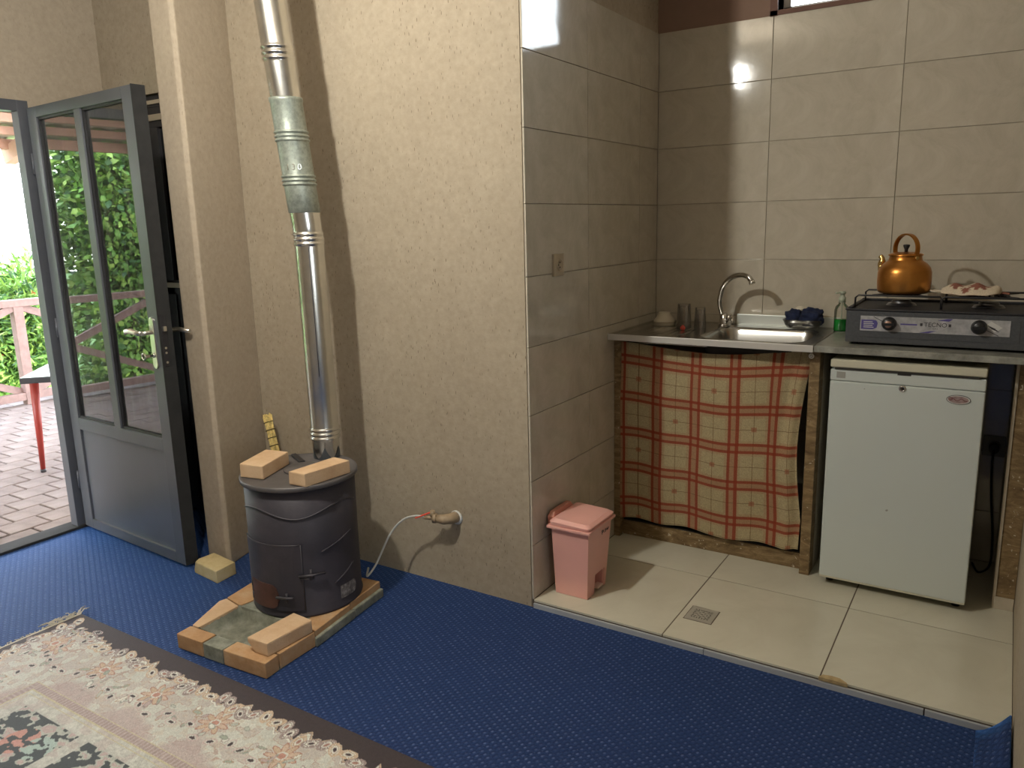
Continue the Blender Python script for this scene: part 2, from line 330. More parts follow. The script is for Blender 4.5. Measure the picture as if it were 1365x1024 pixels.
# ------------------------------------------------------------------ geometry helpers
class MB:
    """collects vertices and faces; build() links them as ONE mesh object"""
    def __init__(s): s.v = []; s.f = []; s.sm = []; s.mi = []; s.cm = 0
    def add(s, vs, fs, smooth=False):
        k = len(s.v); s.v += [tuple(p) for p in vs]
        for f in fs: s.f.append([i+k for i in f]); s.sm.append(smooth); s.mi.append(s.cm)
        return s
    def box(s, x0, y0, z0, x1, y1, z1):
        return s.add([(x0,y0,z0),(x1,y0,z0),(x1,y1,z0),(x0,y1,z0),(x0,y0,z1),(x1,y0,z1),(x1,y1,z1),(x0,y1,z1)],
                     [(0,3,2,1),(4,5,6,7),(0,1,5,4),(1,2,6,5),(2,3,7,6),(3,0,4,7)])
    def bar(s, a, b, w, h, up=(0,0,1)):
        a = Vector(a); b = Vector(b); d = (b-a).normalized(); u = Vector(up); sd = d.cross(u)
        if sd.length < 1e-4: sd = Vector((1,0,0))
        sd.normalize(); u = sd.cross(d).normalized(); p = []
        for q in (a, b):
            for i, j in ((-1,-1),(1,-1),(1,1),(-1,1)): p.append(q+sd*(i*w/2)+u*(j*h/2))
        return s.add(p, [(0,1,2,3),(7,6,5,4),(0,4,5,1),(1,5,6,2),(2,6,7,3),(3,7,4,0)])
    def tube(s, pts, r, seg=10, cap=True, closed=False):
        pts = [Vector(p) for p in pts]; n = len(pts); rs = r if isinstance(r, (list, tuple)) else [r]*n
        ref = Vector((0,0,1)); vs = []; fs = []
        prev = None
        for i, p in enumerate(pts):
            if closed: t = (pts[(i+1)%n]-pts[i-1]).normalized()
            else: t = (pts[min(i+1,n-1)]-pts[max(i-1,0)]).normalized()
            if prev is None:
                a = t.cross(ref)
                if a.length < 0.05: a = t.cross(Vector((0,1,0)))
            else: a = prev - t*prev.dot(t)
            a.normalize(); prev = a; b = t.cross(a)
            for k in range(seg):
                an = 2*PI*k/seg; vs.append(p+(a*math.cos(an)+b*math.sin(an))*rs[i])
        m = n if closed else n-1
        for i in range(m):
            for k in range(seg):
                j = (i+1)%n; fs.append((i*seg+k, i*seg+(k+1)%seg, j*seg+(k+1)%seg, j*seg+k))
        s.add(vs, fs, True)
        if cap and not closed:
            k = len(s.v)-n*seg
            s.f.append([k+i for i in range(seg)][::-1]); s.sm.append(False); s.mi.append(s.cm)
            s.f.append([k+(n-1)*seg+i for i in range(seg)]); s.sm.append(False); s.mi.append(s.cm)
        return s
    def lathe(s, prof, c=(0,0,0), seg=32, smooth=True, a0=0.0, a1=2*PI):
        full = abs(a1-a0-2*PI) < 1e-6; m = seg if full else seg+1; vs = []; fs = []
        for r, z in prof:
            for k in range(m):
                a = a0+(a1-a0)*k/seg; vs.append((c[0]+r*math.cos(a), c[1]+r*math.sin(a), c[2]+z))
        for i in range(len(prof)-1):
            for k in range(seg):
                k2 = (k+1)%m; fs.append((i*m+k, i*m+k2, (i+1)*m+k2, (i+1)*m+k))
        return s.add(vs, fs, smooth)
    def disc(s, c, r, axis='z', seg=20):
        vs = []
        for k in range(seg):
            a = 2*PI*k/seg; u, w = r*math.cos(a), r*math.sin(a)
            vs.append({'z': (c[0]+u, c[1]+w, c[2]), 'y': (c[0]+u, c[1], c[2]+w), 'x': (c[0], c[1]+u, c[2]+w)}[axis])
        return s.add(vs, [tuple(range(seg))])
    def cyl(s, a, b, r, seg=20, r2=None): return s.tube([a, b], [r, r if r2 is None else r2], seg)
    def prism(s, poly, z0, z1):
        n = len(poly)
        return s.add([(x,y,z0) for x,y in poly]+[(x,y,z1) for x,y in poly],
                     [tuple(range(n))[::-1], tuple(range(n,2*n))]+[(i,(i+1)%n,n+(i+1)%n,n+i) for i in range(n)])
    def xform(s, M, start=0):
        for i in range(start, len(s.v)): s.v[i] = tuple(M @ Vector(s.v[i]))
        return s
    def mesh(s, name, mats, org=(0,0,0)):
        me = bpy.data.meshes.new(name)
        me.from_pydata([(x-org[0], y-org[1], z-org[2]) for x,y,z in s.v], [], s.f)
        for m in (mats if isinstance(mats, (list, tuple)) else [mats]): me.materials.append(m)
        me.polygons.foreach_set('use_smooth', s.sm); me.polygons.foreach_set('material_index', s.mi)
        me.update(); return me
    def build(s, name, mat, parent=None, loc=None, rot=None, bevel=0.0, bseg=2, fix=True):
        org = world_loc(parent) if parent is not None else (loc if loc is not None else (0,0,0))
        if parent is None and loc is not None: org_m = (0,0,0)
        else: org_m = org
        me = s.mesh(name, mat, org_m)
        if fix or bevel:
            bm = bmesh.new(); bm.from_mesh(me)
            if fix: bmesh.ops.recalc_face_normals(bm, faces=bm.faces)
            if bevel:
                ed = [e for e in bm.edges if len(e.link_faces) == 2 and e.calc_face_angle(0) > 0.5]
                bmesh.ops.bevel(bm, geom=ed, offset=bevel, segments=bseg, affect='EDGES', profile=0.6)
            bm.to_mesh(me); bm.free()
        o = bpy.data.objects.new(name, me); COL.objects.link(o)
        if parent is not None: o.parent = parent; ORG[o.name] = org
        else:
            if loc is not None: o.location = loc
            if rot is not None: o.rotation_euler = rot
            ORG[o.name] = tuple(loc) if loc is not None else (0,0,0)
        return o
ORG = {}
def world_loc(o): return ORG.get(o.name, (0,0,0))
def tag(o, label, cat, group=None, kind=None):
    if label: o['label'] = label
    if cat: o['category'] = cat
    if group: o['group'] = group
    if kind: o['kind'] = kind
    return o
def thing(name, loc, label, cat, group=None, kind=None, rot=None):
    o = bpy.data.objects.new(name, None); o.empty_display_size = 0.05; COL.objects.link(o)
    o.location = loc; ORG[o.name] = tuple(loc)
    if rot is not None: o.rotation_euler = rot
    return tag(o, label, cat, group, kind)
def lthing(name, loc, rot, label, cat, group=None):
    """rotated thing: its parts are written in its own local coordinates"""
    o = thing(name, loc, label, cat, group, rot=rot); ORG[o.name] = (0,0,0); return o
def child_copy(src, parent, loc):
    c = src.copy(); COL.objects.link(c); c.parent = parent; c.location = loc; return c
def color_attr(me, cols):
    a = me.color_attributes.new('Col', 'FLOAT_COLOR', 'POINT')
    buf = np.ones((len(me.vertices), 4), np.float32); buf[:, :3] = cols
    a.data.foreach_set('color', buf.ravel())
def grid_mesh(name, P, mat, smooth=True):
    """P: (ny,nx,3) array of points -> mesh"""
    ny, nx = P.shape[:2]; me = bpy.data.meshes.new(name)
    idx = np.arange(nx*ny).reshape(ny, nx)
    q = np.stack([idx[:-1,:-1], idx[:-1,1:], idx[1:,1:], idx[1:,:-1]], -1).reshape(-1, 4)
    me.vertices.add(nx*ny); me.vertices.foreach_set('co', P.astype(np.float32).ravel())
    me.loops.add(q.size); me.loops.foreach_set('vertex_index', q.ravel().astype(np.int32))
    me.polygons.add(len(q)); me.polygons.foreach_set('loop_start', (np.arange(len(q))*4).astype(np.int32))
    me.polygons.foreach_set('use_smooth', np.full(len(q), smooth)); me.materials.append(mat)
    me.update(calc_edges=True); me.validate(); return me
def text_mesh(parent, name, s, size, M, mat, depth=0.0004):
    cu = bpy.data.curves.new('lettering', 'FONT'); cu.body = s; cu.size = size; cu.extrude = depth
    cu.align_x = 'CENTER'; cu.align_y = 'CENTER'
    t = bpy.data.objects.new('lettering', cu); COL.objects.link(t)
    me = bpy.data.meshes.new_from_object(t.evaluated_get(bpy.context.evaluated_depsgraph_get()))
    bpy.data.objects.remove(t); me.transform(M); me.materials.clear(); me.materials.append(mat)
    w = world_loc(parent); me.transform(Matrix.Translation((-w[0], -w[1], -w[2])))
    o = bpy.data.objects.new(name, me); COL.objects.link(o); o.parent = parent; return o

# ================================================================== LIGHT
def portal(name, loc, rot, sx, sy):
    l = bpy.data.lights.new(name, 'AREA'); l.shape = 'RECTANGLE'; l.size = sx; l.size_y = sy; l.cycles.is_portal = True
    o = bpy.data.objects.new(name, l); COL.objects.link(o); o.location = loc; o.rotation_euler = rot
portal('door_portal', (XD-0.05, 1.51, 1.0), (0, -PI/2, 0), 2.0, 0.9)
portal('high_window_portal', (-0.46, YB+0.12, 2.45), (-PI/2, 0, 0), 0.92, 0.42)
portal('added_window_portal', (XE+0.06, -0.65, 1.575), (0, PI/2, 0), 1.15, 1.1)  # portal of the added, unseen window

# ================================================================== THE SETTING
def struct(o): o['kind'] = 'structure'; return o
S = lambda mb, name, mat: struct(mb.build(name, mat))
TW = 0.5024
# room shell
f = MB(); f.box(XD-0.1, YR, -0.10, XE, YP, 0.0); f.box(-3.56, YP, -0.1, -2.86, YP+0.5, 0.0)
floor = S(f, 'floor', M_CARPET)
c_ = MB(); c_.box(XD-0.15, YR-0.15, ZCEIL, XE+0.15, YB+0.2, ZCEIL+0.1); S(c_, 'ceiling', M_CEIL)
w = MB()                                                     # wall with the entrance door
w.box(XD-0.10, YR-0.15, -0.1, XD, 1.045, ZCEIL); w.box(XD-0.10, 1.975, -0.1, XD, YP+0.6, ZCEIL); w.box(XD-0.10, 1.045, 2.025, XD, 1.975, ZCEIL)
S(w, 'wall_left', M_PLASTER_SMOOTH)
w = MB()                                                     # clay wall behind the stove, with the second doorway
w.box(-2.86, YP, -0.1, XL-0.009, YB+0.15, ZCEIL); w.box(XD, YP, 2.06, -2.86, YP+0.6, ZCEIL)
w.box(XD, YP, -0.1, -3.56, YP+0.6, 2.06); w.box(-3.56, YP+0.5, -0.1, -2.86, YP+0.6, 2.06)
S(w, 'wall_back', M_PLASTER)
w = MB()                                                     # pilaster beside the second doorway
w.prism([(-2.935, 2.034), (-2.915, 2.020), (-2.785, 2.012), (-2.768, 2.024), (-2.862, 2.341), (-2.862, 2.45), (-2.935, 2.45)], 0.0, ZCEIL)
pil = w.build('wall_pilaster', M_PLASTER_SMOOTH, bevel=0.006); struct(pil)
w = MB(); w.box(XR, 1.70, -0.1, XR+0.15, YB+0.15, ZCEIL); S(w, 'wall_niche_right', M_PLASTER)
w = MB(); w.box(XR+0.15, 1.70, -0.1, XE, 1.85, ZCEIL); S(w, 'wall_back_right', M_PLASTER_SMOOTH)
RW = (-1.2, -0.1, 1.0, 2.15)  # opening for the added fill-light window
w = MB(); w.box(XE, YR-0.15, -0.1, XE+0.15, RW[0], ZCEIL); w.box(XE, RW[1], -0.1, XE+0.15, 1.85, ZCEIL)
w.box(XE, RW[0], -0.1, XE+0.15, RW[1], RW[2]); w.box(XE, RW[0], RW[3], XE+0.15, RW[1], ZCEIL); S(w, 'wall_right', M_PLASTER_SMOOTH)
w = MB(); w.box(XD, YR-0.15, -0.1, XE, YR, ZCEIL)
S(w, 'wall_rear', M_PLASTER_SMOOTH)
# niche back wall with the high window hole
HW = (-0.905, -0.02, 2.262, 2.66)
w = MB(); y0, y1 = YB+0.008, YB+0.15
w.box(XL-0.009, y0, -0.1, HW[0], y1, ZCEIL); w.box(HW[1], y0, -0.1, XR, y1, ZCEIL)
w.box(HW[0], y0, -0.1, HW[1], y1, HW[2]); w.box(HW[0], y0, HW[3], HW[1], y1, ZCEIL)
wall_nb = S(w, 'wall_niche_back', simple('brown_wall_above_tiles', (0.26, 0.165, 0.12, 1), 0.9, var=0.12, vscale=6, bump=0.2, bscale=30))
w = MB(); w.box(XL-0.009, YP+0.004, -0.05, XL-0.007, YB+0.02, 2.24); wall_nl = S(w, 'wall_niche_left', M_GROUT)
g = MB(); g.box(XL-0.004, YB+0.004, -0.05, XR, YB+0.0085, 2.244); g.build('grout', M_GROUT, wall_nb)

def tile_grid(parent, name, us, vs, place, mat, th, gap=0.0022, bev=0.0014):
    """tiles between the joint positions us x vs; place(u, v) gives the 3D point, alike tiles share a mesh"""
    cache = {}
    for i in range(len(us)-1):
        for j in range(len(vs)-1):
            wd = round(us[i+1]-us[i], 4); ht = round(vs[j+1]-vs[j], 4); key = (wd, ht)
            p = Vector(place(us[i]+wd/2, vs[j]+ht/2)); org = Vector(world_loc(parent))
            if key not in cache:
                A = Vector(place(1, 0))-Vector(place(0, 0)); B = Vector(place(0, 1))-Vector(place(0, 0)); N = A.cross(B)
                mb = MB(); mb.box(-wd/2+gap/2, -ht/2+gap/2, -th, wd/2-gap/2, ht/2-gap/2, 0)
                R3 = Matrix((A, B, N)).transposed().to_4x4(); mb.xform(R3)
                o = mb.build(name, mat, parent, bevel=bev, bseg=2)
                # the mesh was built about the parent's origin: undo so it can be shared
                o.data.transform(Matrix.Translation(org)); o.location = p-org; cache[key] = o
            else: o = child_copy(cache[key], parent, p-org)
rows = [ZP, 0.246, 0.496, 0.746, 0.996, 1.246, 1.4958, 1.7458, 1.996, 2.246]
cols = [XL, XL+TW, XL+2*TW, XL+3*TW, XR]
tile_grid(wall_nb, 'wall_tile', cols, rows, lambda u, v: (u, YB, v), M_WTILE, 0.007)
tile_grid(wall_nl, 'wall_tile', [YP+0.001, 2.8175, 3.3199, YB-0.001], rows, lambda u, v: (XL, u, v), M_WTILE, 0.007)

# raised kitchen platform
w = MB(); w.box(XL-0.005, YP+0.003, -0.05, XR, YB+0.01, ZP-0.0014); plat = S(w, 'floor_kitchen', M_FGROUT)
tile_grid(plat, 'floor_tile', [XL, -0.907, -0.391, XR], [YP-0.001, 2.847, 3.35, YB], lambda u, v: (u, v, ZP), M_FTILE, 0.0075, 0.0042, 0.0004)
for a, b in ((XL+0.002, -0.76), (-0.758, -0.104), (-0.100, XR-0.012)):
    r_ = MB(); r_.box(a, YP-0.006, -0.005, b, YP+0.0029, ZP-0.0125); r_.build('riser_strip', M_RISER, plat, bevel=0.001)
r_ = MB()
prs = [(-0.394, YP-0.0045), (-0.385, YP+0.014), (-0.36, YP+0.020), (-0.335, YP+0.018), (-0.315, YP+0.004), (-0.31, YP-0.004)]
r_.prism(prs, ZP-0.009, ZP+0.0022); r_.build('mortar_patch', M_MORTAR, plat)
# drain set in the floor tile
dx0, dx1, dy0, dy1 = -0.882, -0.785, 2.487, 2.587
d = thing('floor_drain', (dx0+0.05, dy0+0.05, ZP), 'small square perforated metal drain grate set in the cream kitchen floor', 'drain')
m = MB(); m.box(dx0-0.003, dy0-0.003, ZP-0.004, dx1+0.003, dy1+0.003, ZP+0.0006); m.build('recess', M_FGROUT, d)
m = MB(); m.box(dx0, dy0, ZP-0.004, dx1, dy1, ZP+0.0018); m.build('plate', M_DRAIN, d, bevel=0.0008)
m = MB()
for i in range(7):
    for j in range(7):
        x = (dx0+dx1)/2+(i-3)*0.0095; y = (dy0+dy1)/2+(j-3)*0.0095
        if (i+j) % 2 == 0 or abs(i-3) == 3 or abs(j-3) == 3:
            a = rnd.choice((0.0, 0.7, -0.7, 1.57)); dx, dy = 0.0042*math.cos(a), 0.0042*math.sin(a)
            m.bar((x-dx, y-dy, ZP+0.0014), (x+dx, y+dy, ZP+0.0014), 0.0026, 0.0014)
o = m.build('slots', M_HOLE, d)

# entrance door: frame, threshold, leaf
ent = thing('door_1', (XD, 1.95, 0), None, None, kind='structure')
m = MB(); m.box(XD-0.05, 1.925, 0, XD+0.006, 1.974, 2.025); m.build('jamb', M_DARKMETAL, ent, bevel=0.002)
m = MB(); m.box(XD-0.05, 1.046, 0, XD+0.006, 1.095, 2.025); m.build('jamb', M_DARKMETAL, ent, bevel=0.002)
m = MB(); m.box(XD-0.05, 1.095, 1.977, XD+0.006, 1.925, 2.025); m.build('head', M_DARKMETAL, ent, bevel=0.002)
m = MB(); m.box(XD-0.09, 1.046, -0.04, XD+0.02, 1.974, 0.012); m.build('threshold', M_SILL, ent, bevel=0.004)
# the leaf is built along local x from the hinge, thickness along y
leaf = thing('door_2', (-3.786, 1.954, 0), None, None, kind='structure', rot=(0, 0, math.atan2(-0.053, 0.864)))
leaf['label'] = 'grey steel and glass entrance door leaf standing open into the room'
ORG[leaf.name] = (0, 0, 0)
LW = 0.877; T = 0.045
def lb(x0, z0, x1, z1, y0=0.0, y1=T): return MB().box(x0, y0, z0, x1, y1, z1)
lb(0.0, 0.012, 0.078, 1.99).build('hinge_stile', M_DARKMETAL, leaf, bevel=0.002)
lb(0.803, 0.012, LW, 1.99).build('lock_stile', M_DARKMETAL, leaf, bevel=0.002)
lb(0.078, 1.944, 0.803, 1.99).build('top_rail', M_DARKMETAL, leaf, bevel=0.002)
lb(0.078, 0.515, 0.803, 0.572).build('middle_rail', M_DARKMETAL, leaf, bevel=0.002)
lb(0.078, 0.012, 0.803, 0.060).build('bottom_rail', M_DARKMETAL, leaf, bevel=0.002)
lb(0.415, 0.572, 0.468, 1.944).build('mullion', M_DARKMETAL, leaf, bevel=0.002)
lb(0.074, 0.056, 0.807, 0.519, 0.010, 0.030).build('lower_panel', M_DOORPANEL, leaf)
for a, b in ((0.078, 0.415), (0.468, 0.803)):
    p_ = MB().box(a-0.003, 0.018, 0.569, b+0.003, 0.022, 1.947).build('glass_pane', M_PANE, leaf)
    q = MB()
    for x0, z0, x1, z1 in ((a, 0.572, a+0.010, 1.944), (b-0.010, 0.572, b, 1.944), (a, 0.572, b, 0.582), (a, 1.934, b, 1.944)):
        q.box(x0, 0.008, z0, x1, 0.017, z1)
    q.build('glazing_bead', M_BLACKPAINT, p_)
m = MB(); m.box(LW-0.001, -0.001, 0.012, LW+0.002, T+0.012, 1.992); m.build('edge_strip', M_SILL, leaf)
m = MB(); m.prism([(0.815, -0.004), (0.846, -0.004), (0.846, 0.001), (0.815, 0.001)], 0.0, 1.0)
m = MB(); n0 = len(m.v)
pl = []
for k in range(24):
    a = 2*PI*k/24; pl.append((0.832+0.017*math.cos(a)*(1 if abs(math.sin(a)) < .99 else 1), 0.985+(0.085 if math.sin(a) > 0 else -0.085)+0.022*math.sin(a)))
m.add([(x, -0.0065, z) for x, z in pl]+[(x, 0.0, z) for x, z in pl], [tuple(range(24))]+[(i, (i+1)%24, 24+(i+1)%24, 24+i) for i in range(24)])
hp = m.build('handle_plate', M_CHROME_WORN, leaf, bevel=0.001)
m = MB(); m.cyl((0.832, -0.005, 1.030), (0.832, -0.050, 1.030), 0.009, 14)
m.tube([(0.832, -0.048, 1.030), (0.80, -0.054, 1.031), (0.76, -0.056, 1.037), (0.72, -0.054, 1.033), (0.705, -0.050, 1.022)], [0.010, 0.010, 0.011, 0.010, 0.006], 12)
m.build('lever', M_CHROME_WORN, hp)
m = MB(); m.cyl((0.832, -0.005, 0.935), (0.832, -0.016, 0.935), 0.010, 14); m.bar((0.832, -0.014, 0.935), (0.832, -0.042, 0.935), 0.004, 0.012)
m.tube([(0.832+0.013*math.cos(a), -0.052, 0.935+0.013*math.sin(a)) for a in [2*PI*k/16 for k in range(16)]], 0.004, 8, closed=True)
m.build('key', M_CHROME, hp)
m = MB(); m.box(LW+0.001, 0.008, 0.89, LW+0.004, 0.030, 1.10); fp = m.build('lock_faceplate', M_BLACKPAINT, leaf)
m = MB(); m.box(LW+0.003, 0.012, 1.035, LW+0.016, 0.026, 1.055); m.build('latch_bolt', M_CHROME_WORN, fp, bevel=0.002)
for z in (0.965, 0.945, 0.905): m = MB(); m.cyl((LW+0.003, 0.019, z), (LW+0.0055, 0.019, z), 0.005, 10); m.build('screw', M_CHROME_WORN, fp)
m = MB(); m.cyl((0.832, T, 1.03), (0.832, T+0.05, 1.03), 0.009, 12); m.tube([(0.832, T+0.048, 1.03), (0.87, T+0.052, 1.032), (0.935, T+0.055, 1.028)], [0.010, 0.010, 0.008], 12)
m.build('outer_lever', M_CHROME_WORN, leaf)
for z in (0.25, 1.0, 1.75): m = MB(); m.cyl((-0.006, 0.0, z-0.045), (-0.006, 0.0, z+0.045), 0.006, 12); m.build('hinge', M_DARKMETAL, leaf)

# second, dark door seen behind the open leaf
d2 = thing('door_3', (-3.2, YP+0.03, 0), None, None, kind='structure')
d2['label'] = 'narrow black door with dark glass behind the open entrance door'
Y2 = YP+0.02
m = MB(); m.box(-3.56, Y2, 2.005, -2.862, Y2+0.05, 2.06); m.box(-3.56, Y2, 0, -3.51, Y2+0.05, 2.005); m.box(-2.94, Y2, 0, -2.862, Y2+0.05, 2.005); m.build('frame', M_BLACKPAINT, d2, bevel=0.002)
for z0, z1, mt in ((2.018, 2.035, M_CHROME_WORN), (1.945, 1.972, M_CHROME_WORN), (1.165, 1.188, M_TRAV_EDGE)):
    m = MB(); m.box(-3.51, Y2-0.008, z0, -2.93, Y2, z1); m.build('bright_strip', mt, d2)
m = MB(); m.box(-3.51, Y2+0.002, 1.915, -2.94, Y2+0.045, 2.005); m.box(-3.51, Y2+0.002, 1.13, -2.94, Y2+0.045, 1.20); m.box(-3.51, Y2+0.002, 0.02, -2.94, Y2+0.045, 0.08)
m.box(-3.51, Y2+0.002, 0.08, -3.45, Y2+0.045, 1.915); m.box(-3.0, Y2+0.002, 0.08, -2.94, Y2+0.045, 1.915); m.build('stiles_and_rails', M_BLACKPAINT, d2, bevel=0.002)
MB().box(-3.45, Y2+0.018, 1.20, -3.0, Y2+0.022, 1.915).build('glass_pane', M_PANE_DARK, d2)
m = MB(); m.box(-3.45, Y2+0.012, 0.08, -3.0, Y2+0.03, 1.13); m.build('lower_panel', M_BLACKPAINT, d2)
for z in (0.26, 0.40, 0.46): MB().box(-3.44, Y2+0.004, z, -3.01, Y2+0.013, z+0.02).build('ridge', M_BLACKPAINT, d2, bevel=0.003)

# high window
wd = thing('window_1', (-0.46, YB+0.10, 2.26), None, None, kind='structure')
m = MB(); x0, x1, z0, z1 = HW
m.box(x0, YB+0.09, z0, x0+0.03, YB+0.13, z1); m.box(x1-0.03, YB+0.09, z0, x1, YB+0.13, z1); m.box(x0, YB+0.09, z0, x1, YB+0.13, z0+0.03); m.box(x0, YB+0.09, z1-0.03, x1, YB+0.13, z1)
m.build('window_frame', M_WHITEFRAME, wd, bevel=0.002)
MB().box(x0+0.028, YB+0.108, z0+0.028, x1-0.028, YB+0.112, z1-0.028).build('pane', M_PANE_CLEAR, wd)
m = MB(); m.box(x0-0.030, YB-0.004, z0-0.02, x0, YB+0.09, z1); m.box(x0-0.030, YB-0.004, z0-0.018, x1, YB+0.09, z0+0.001); m.build('reveal', M_BROWNFRAME, wd)
# added window, unseen at the right, put in to lift the fill light
wd = thing('window_2_added', (XE+0.1, -0.65, 1.0), None, None, kind='structure')
x0, x1, z0, z1 = RW; m = MB()
for a, b, c, e in ((x0, z0, x0+0.05, z1), (x1-0.05, z0, x1, z1), (x0, z0, x1, z0+0.05), (x0, z1-0.05, x1, z1), (-0.68, z0, -0.62, z1)): m.box(XE+0.08, a, b, XE+0.12, c, e)
m.build('window_frame', M_WHITEFRAME, wd)
for a, b in ((x0+0.05, -0.68), (-0.62, x1-0.05)): MB().box(XE+0.098, a, z0+0.05, XE+0.102, b, z1-0.05).build('pane', M_PANE_CLEAR, wd)

# carpet edge lifting against the end of the riser
n = 9; P = np.zeros((n, 5, 3))
for i in range(n):
    t = i/(n-1)
    for j in range(5):
        s = j/4.0
        P[i, j] = (0.030+0.078*s, YP-0.02-0.44*t, 0.004+(0.075*s**1.6)*(1-t)**0.7+0.001)
me = grid_mesh('carpet_flap', P, M_CARPET); o = bpy.data.objects.new('carpet_flap', me); COL.objects.link(o); o.parent = floor
mo = o.modifiers.new('thick', 'SOLIDIFY'); mo.thickness = 0.004

# ================================================================== ceiling lamp that lights the room (just above the view)
lp = thing('pendant_lamp', (-1.83, 1.0, ZCEIL), 'bare bulb hanging on a short black cord from the ceiling', 'lamp')
m = MB(); m.lathe([(0.0, 0.0), (0.045, 0.0), (0.045, -0.012), (0.02, -0.03), (0.0, -0.03)], (-1.83, 1.0, ZCEIL), 24); m.build('ceiling_rose', M_WHITEFRAME, lp)
m = MB(); m.cyl((-1.83, 1.0, ZCEIL-0.02), (-1.83, 1.0, 2.55), 0.003, 8); m.build('cord', M_BLACKCABLE, lp)
m = MB(); m.lathe([(0.0, 0.07), (0.012, 0.065), (0.018, 0.05), (0.018, 0.0), (0.0, 0.0)], (-1.83, 1.0, 2.495), 20); m.build('socket', M_BLACKPLASTIC, lp)
L = bpy.data.lights.new('bulb_light', 'POINT'); L.energy = LAMP_WATTS; L.shadow_soft_size = 0.042; L.color = (1.0, 0.98, 0.90)
lo = bpy.data.objects.new('bulb_light', L); COL.objects.link(lo); lo.location = (-1.83, 1.0, 2.45)

# ================================================================== STOVE
SX, SY = -2.175, 1.92; RS = 0.200
st = thing('wood_stove', (SX, SY, 0.058), 'squat black cylindrical sheet steel wood stove standing on the brick hearth', 'stove')
A0 = math.radians(-41.4)
def cyp(a, z, r=RS): return (SX+r*math.cos(A0+math.radians(a)), SY+r*math.sin(A0+math.radians(a)), z)
m = MB(); m.lathe([(0.0, 0.0), (RS+0.002, 0.0), (RS+0.004, 0.006), (RS, 0.012), (RS, 0.25), (RS+0.0005, 0.482), (0.0, 0.482)], (SX, SY, 0.060), 64)
m.build('drum', M_STOVE, st, fix=False)
m = MB(); m.lathe([(0.0, 0.010), (0.203, 0.010), (0.211, 0.013), (0.213, 0.008), (0.213, -0.004), (0.209, -0.006), (0.20, -0.004), (0.0, -0.004)], (SX, SY, 0.541), 64)
top = m.build('top_plate', M_STOVETOP, st, fix=False)
m = MB(); m.lathe([(0.0, 0.0), (0.075, 0.0), (0.078, 0.004), (0.074, 0.007), (0.0, 0.008)], (SX+0.01, SY+0.02, 0.551), 32); m.build('hot_plate_lid', M_STOVETOP, top)
def curved_plate(a0, a1, z0, z1, th, round_right=0.0, n=18, nz=8, r0=RS):
    m = MB(); vs = []
    for k in range(n+1):
        a = a0+(a1-a0)*k/n; cut = 0
        if round_right:
            s = (a1-a)*math.radians(1)*RS
            if s < round_right: cut = round_right-math.sqrt(max(0, round_right**2-(round_right-s)**2))
        for r in (r0-0.002, r0+th): vs += [cyp(a, z0+cut, r), cyp(a, z1-cut, r)]
    fs = [(0,1,3,2)]
    for k in range(n):
        i = 4*k; j = i+4
        fs += [(i, i+1, j+1, j), (i+2, j+2, j+3, i+3), (i, j, j+2, i+2), (i+1, i+3, j+3, j+1)]
    fs.append((4*n, 4*n+2, 4*n+3, 4*n+1)); m.add(vs, fs); return m
dr = curved_plate(-86, -5.5, 0.088, 0.335, 0.004).build('fire_door', M_STOVE, st)
m = MB(); m.tube([cyp(a, 0.337, RS+0.003) for a in range(-86, -4, 5)], 0.0022, 6); m.tube([cyp(-5, 0.337, RS+0.003), cyp(-5, 0.088, RS+0.003)], 0.0022, 6); m.build('door_rim', M_WIRE, dr)
h = curved_plate(-70, -31, 0.094, 0.186, 0.008, 0.035).build('ash_hatch', M_RUST, st)
m = MB()
m.tube([cyp(-33, 0.142, RS+0.012), cyp(-20, 0.142, RS+0.014), cyp(-15, 0.142, RS+0.011)], 0.005, 8); m.tube([cyp(-22, 0.160, RS+0.009), cyp(-22, 0.124, RS+0.009)], 0.004, 8); m.build('hatch_catch', M_WIRE, h)
for z in (0.115, 0.165): m = MB(); m.cyl(cyp(-71.5, z-0.012, RS+0.006), cyp(-71.5, z+0.012, RS+0.006), 0.005, 8); m.build('hatch_hinge', M_WIRE, h)
m = MB(); m.tube([cyp(-9, 0.222, RS+0.010), cyp(4, 0.224, RS+0.016), cyp(17, 0.222, RS+0.012)], 0.0045, 8); m.tube([cyp(3, 0.243, RS+0.008), cyp(3, 0.203, RS+0.008)], 0.005, 8)
m.tube([cyp(-8, 0.212, RS+0.008), cyp(6, 0.210, RS+0.010)], 0.0035, 8); m.build('door_latch', M_WIRE, st)
m = MB(); m.tube([cyp(a, 0.450+0.017*math.cos(math.radians((a+54)*3.79)), RS+0.002) for a in range(-88, 72, 4)], 0.0026, 8); m.build('wavy_weld_ornament', M_WIRE, st)
m = MB(); m.tube([cyp(a, 0.298+0.0011*(a-15), RS+0.001) for a in range(15, 58, 4)], 0.0026, 6); m.build('pressed_crease', M_STOVE, st)
m = MB(); m.tube([cyp(a, 0.168+0.0017*(a-30), RS+0.001) for a in range(28, 60, 4)], 0.0026, 6); m.build('pressed_crease', M_STOVE, st)
curved_plate(34, 58, 0.095, 0.145, 0.0012, 0.018).build('worn_label', M_FOIL, st)
for a in (-60, 20, 120, 200): m = MB(); m.box(cyp(a, 0, 0.18)[0]-0.012, cyp(a, 0, 0.18)[1]-0.012, 0.0585, cyp(a, 0, 0.18)[0]+0.012, cyp(a, 0, 0.18)[1]+0.012, 0.064); m.build('foot', M_STOVE, st)

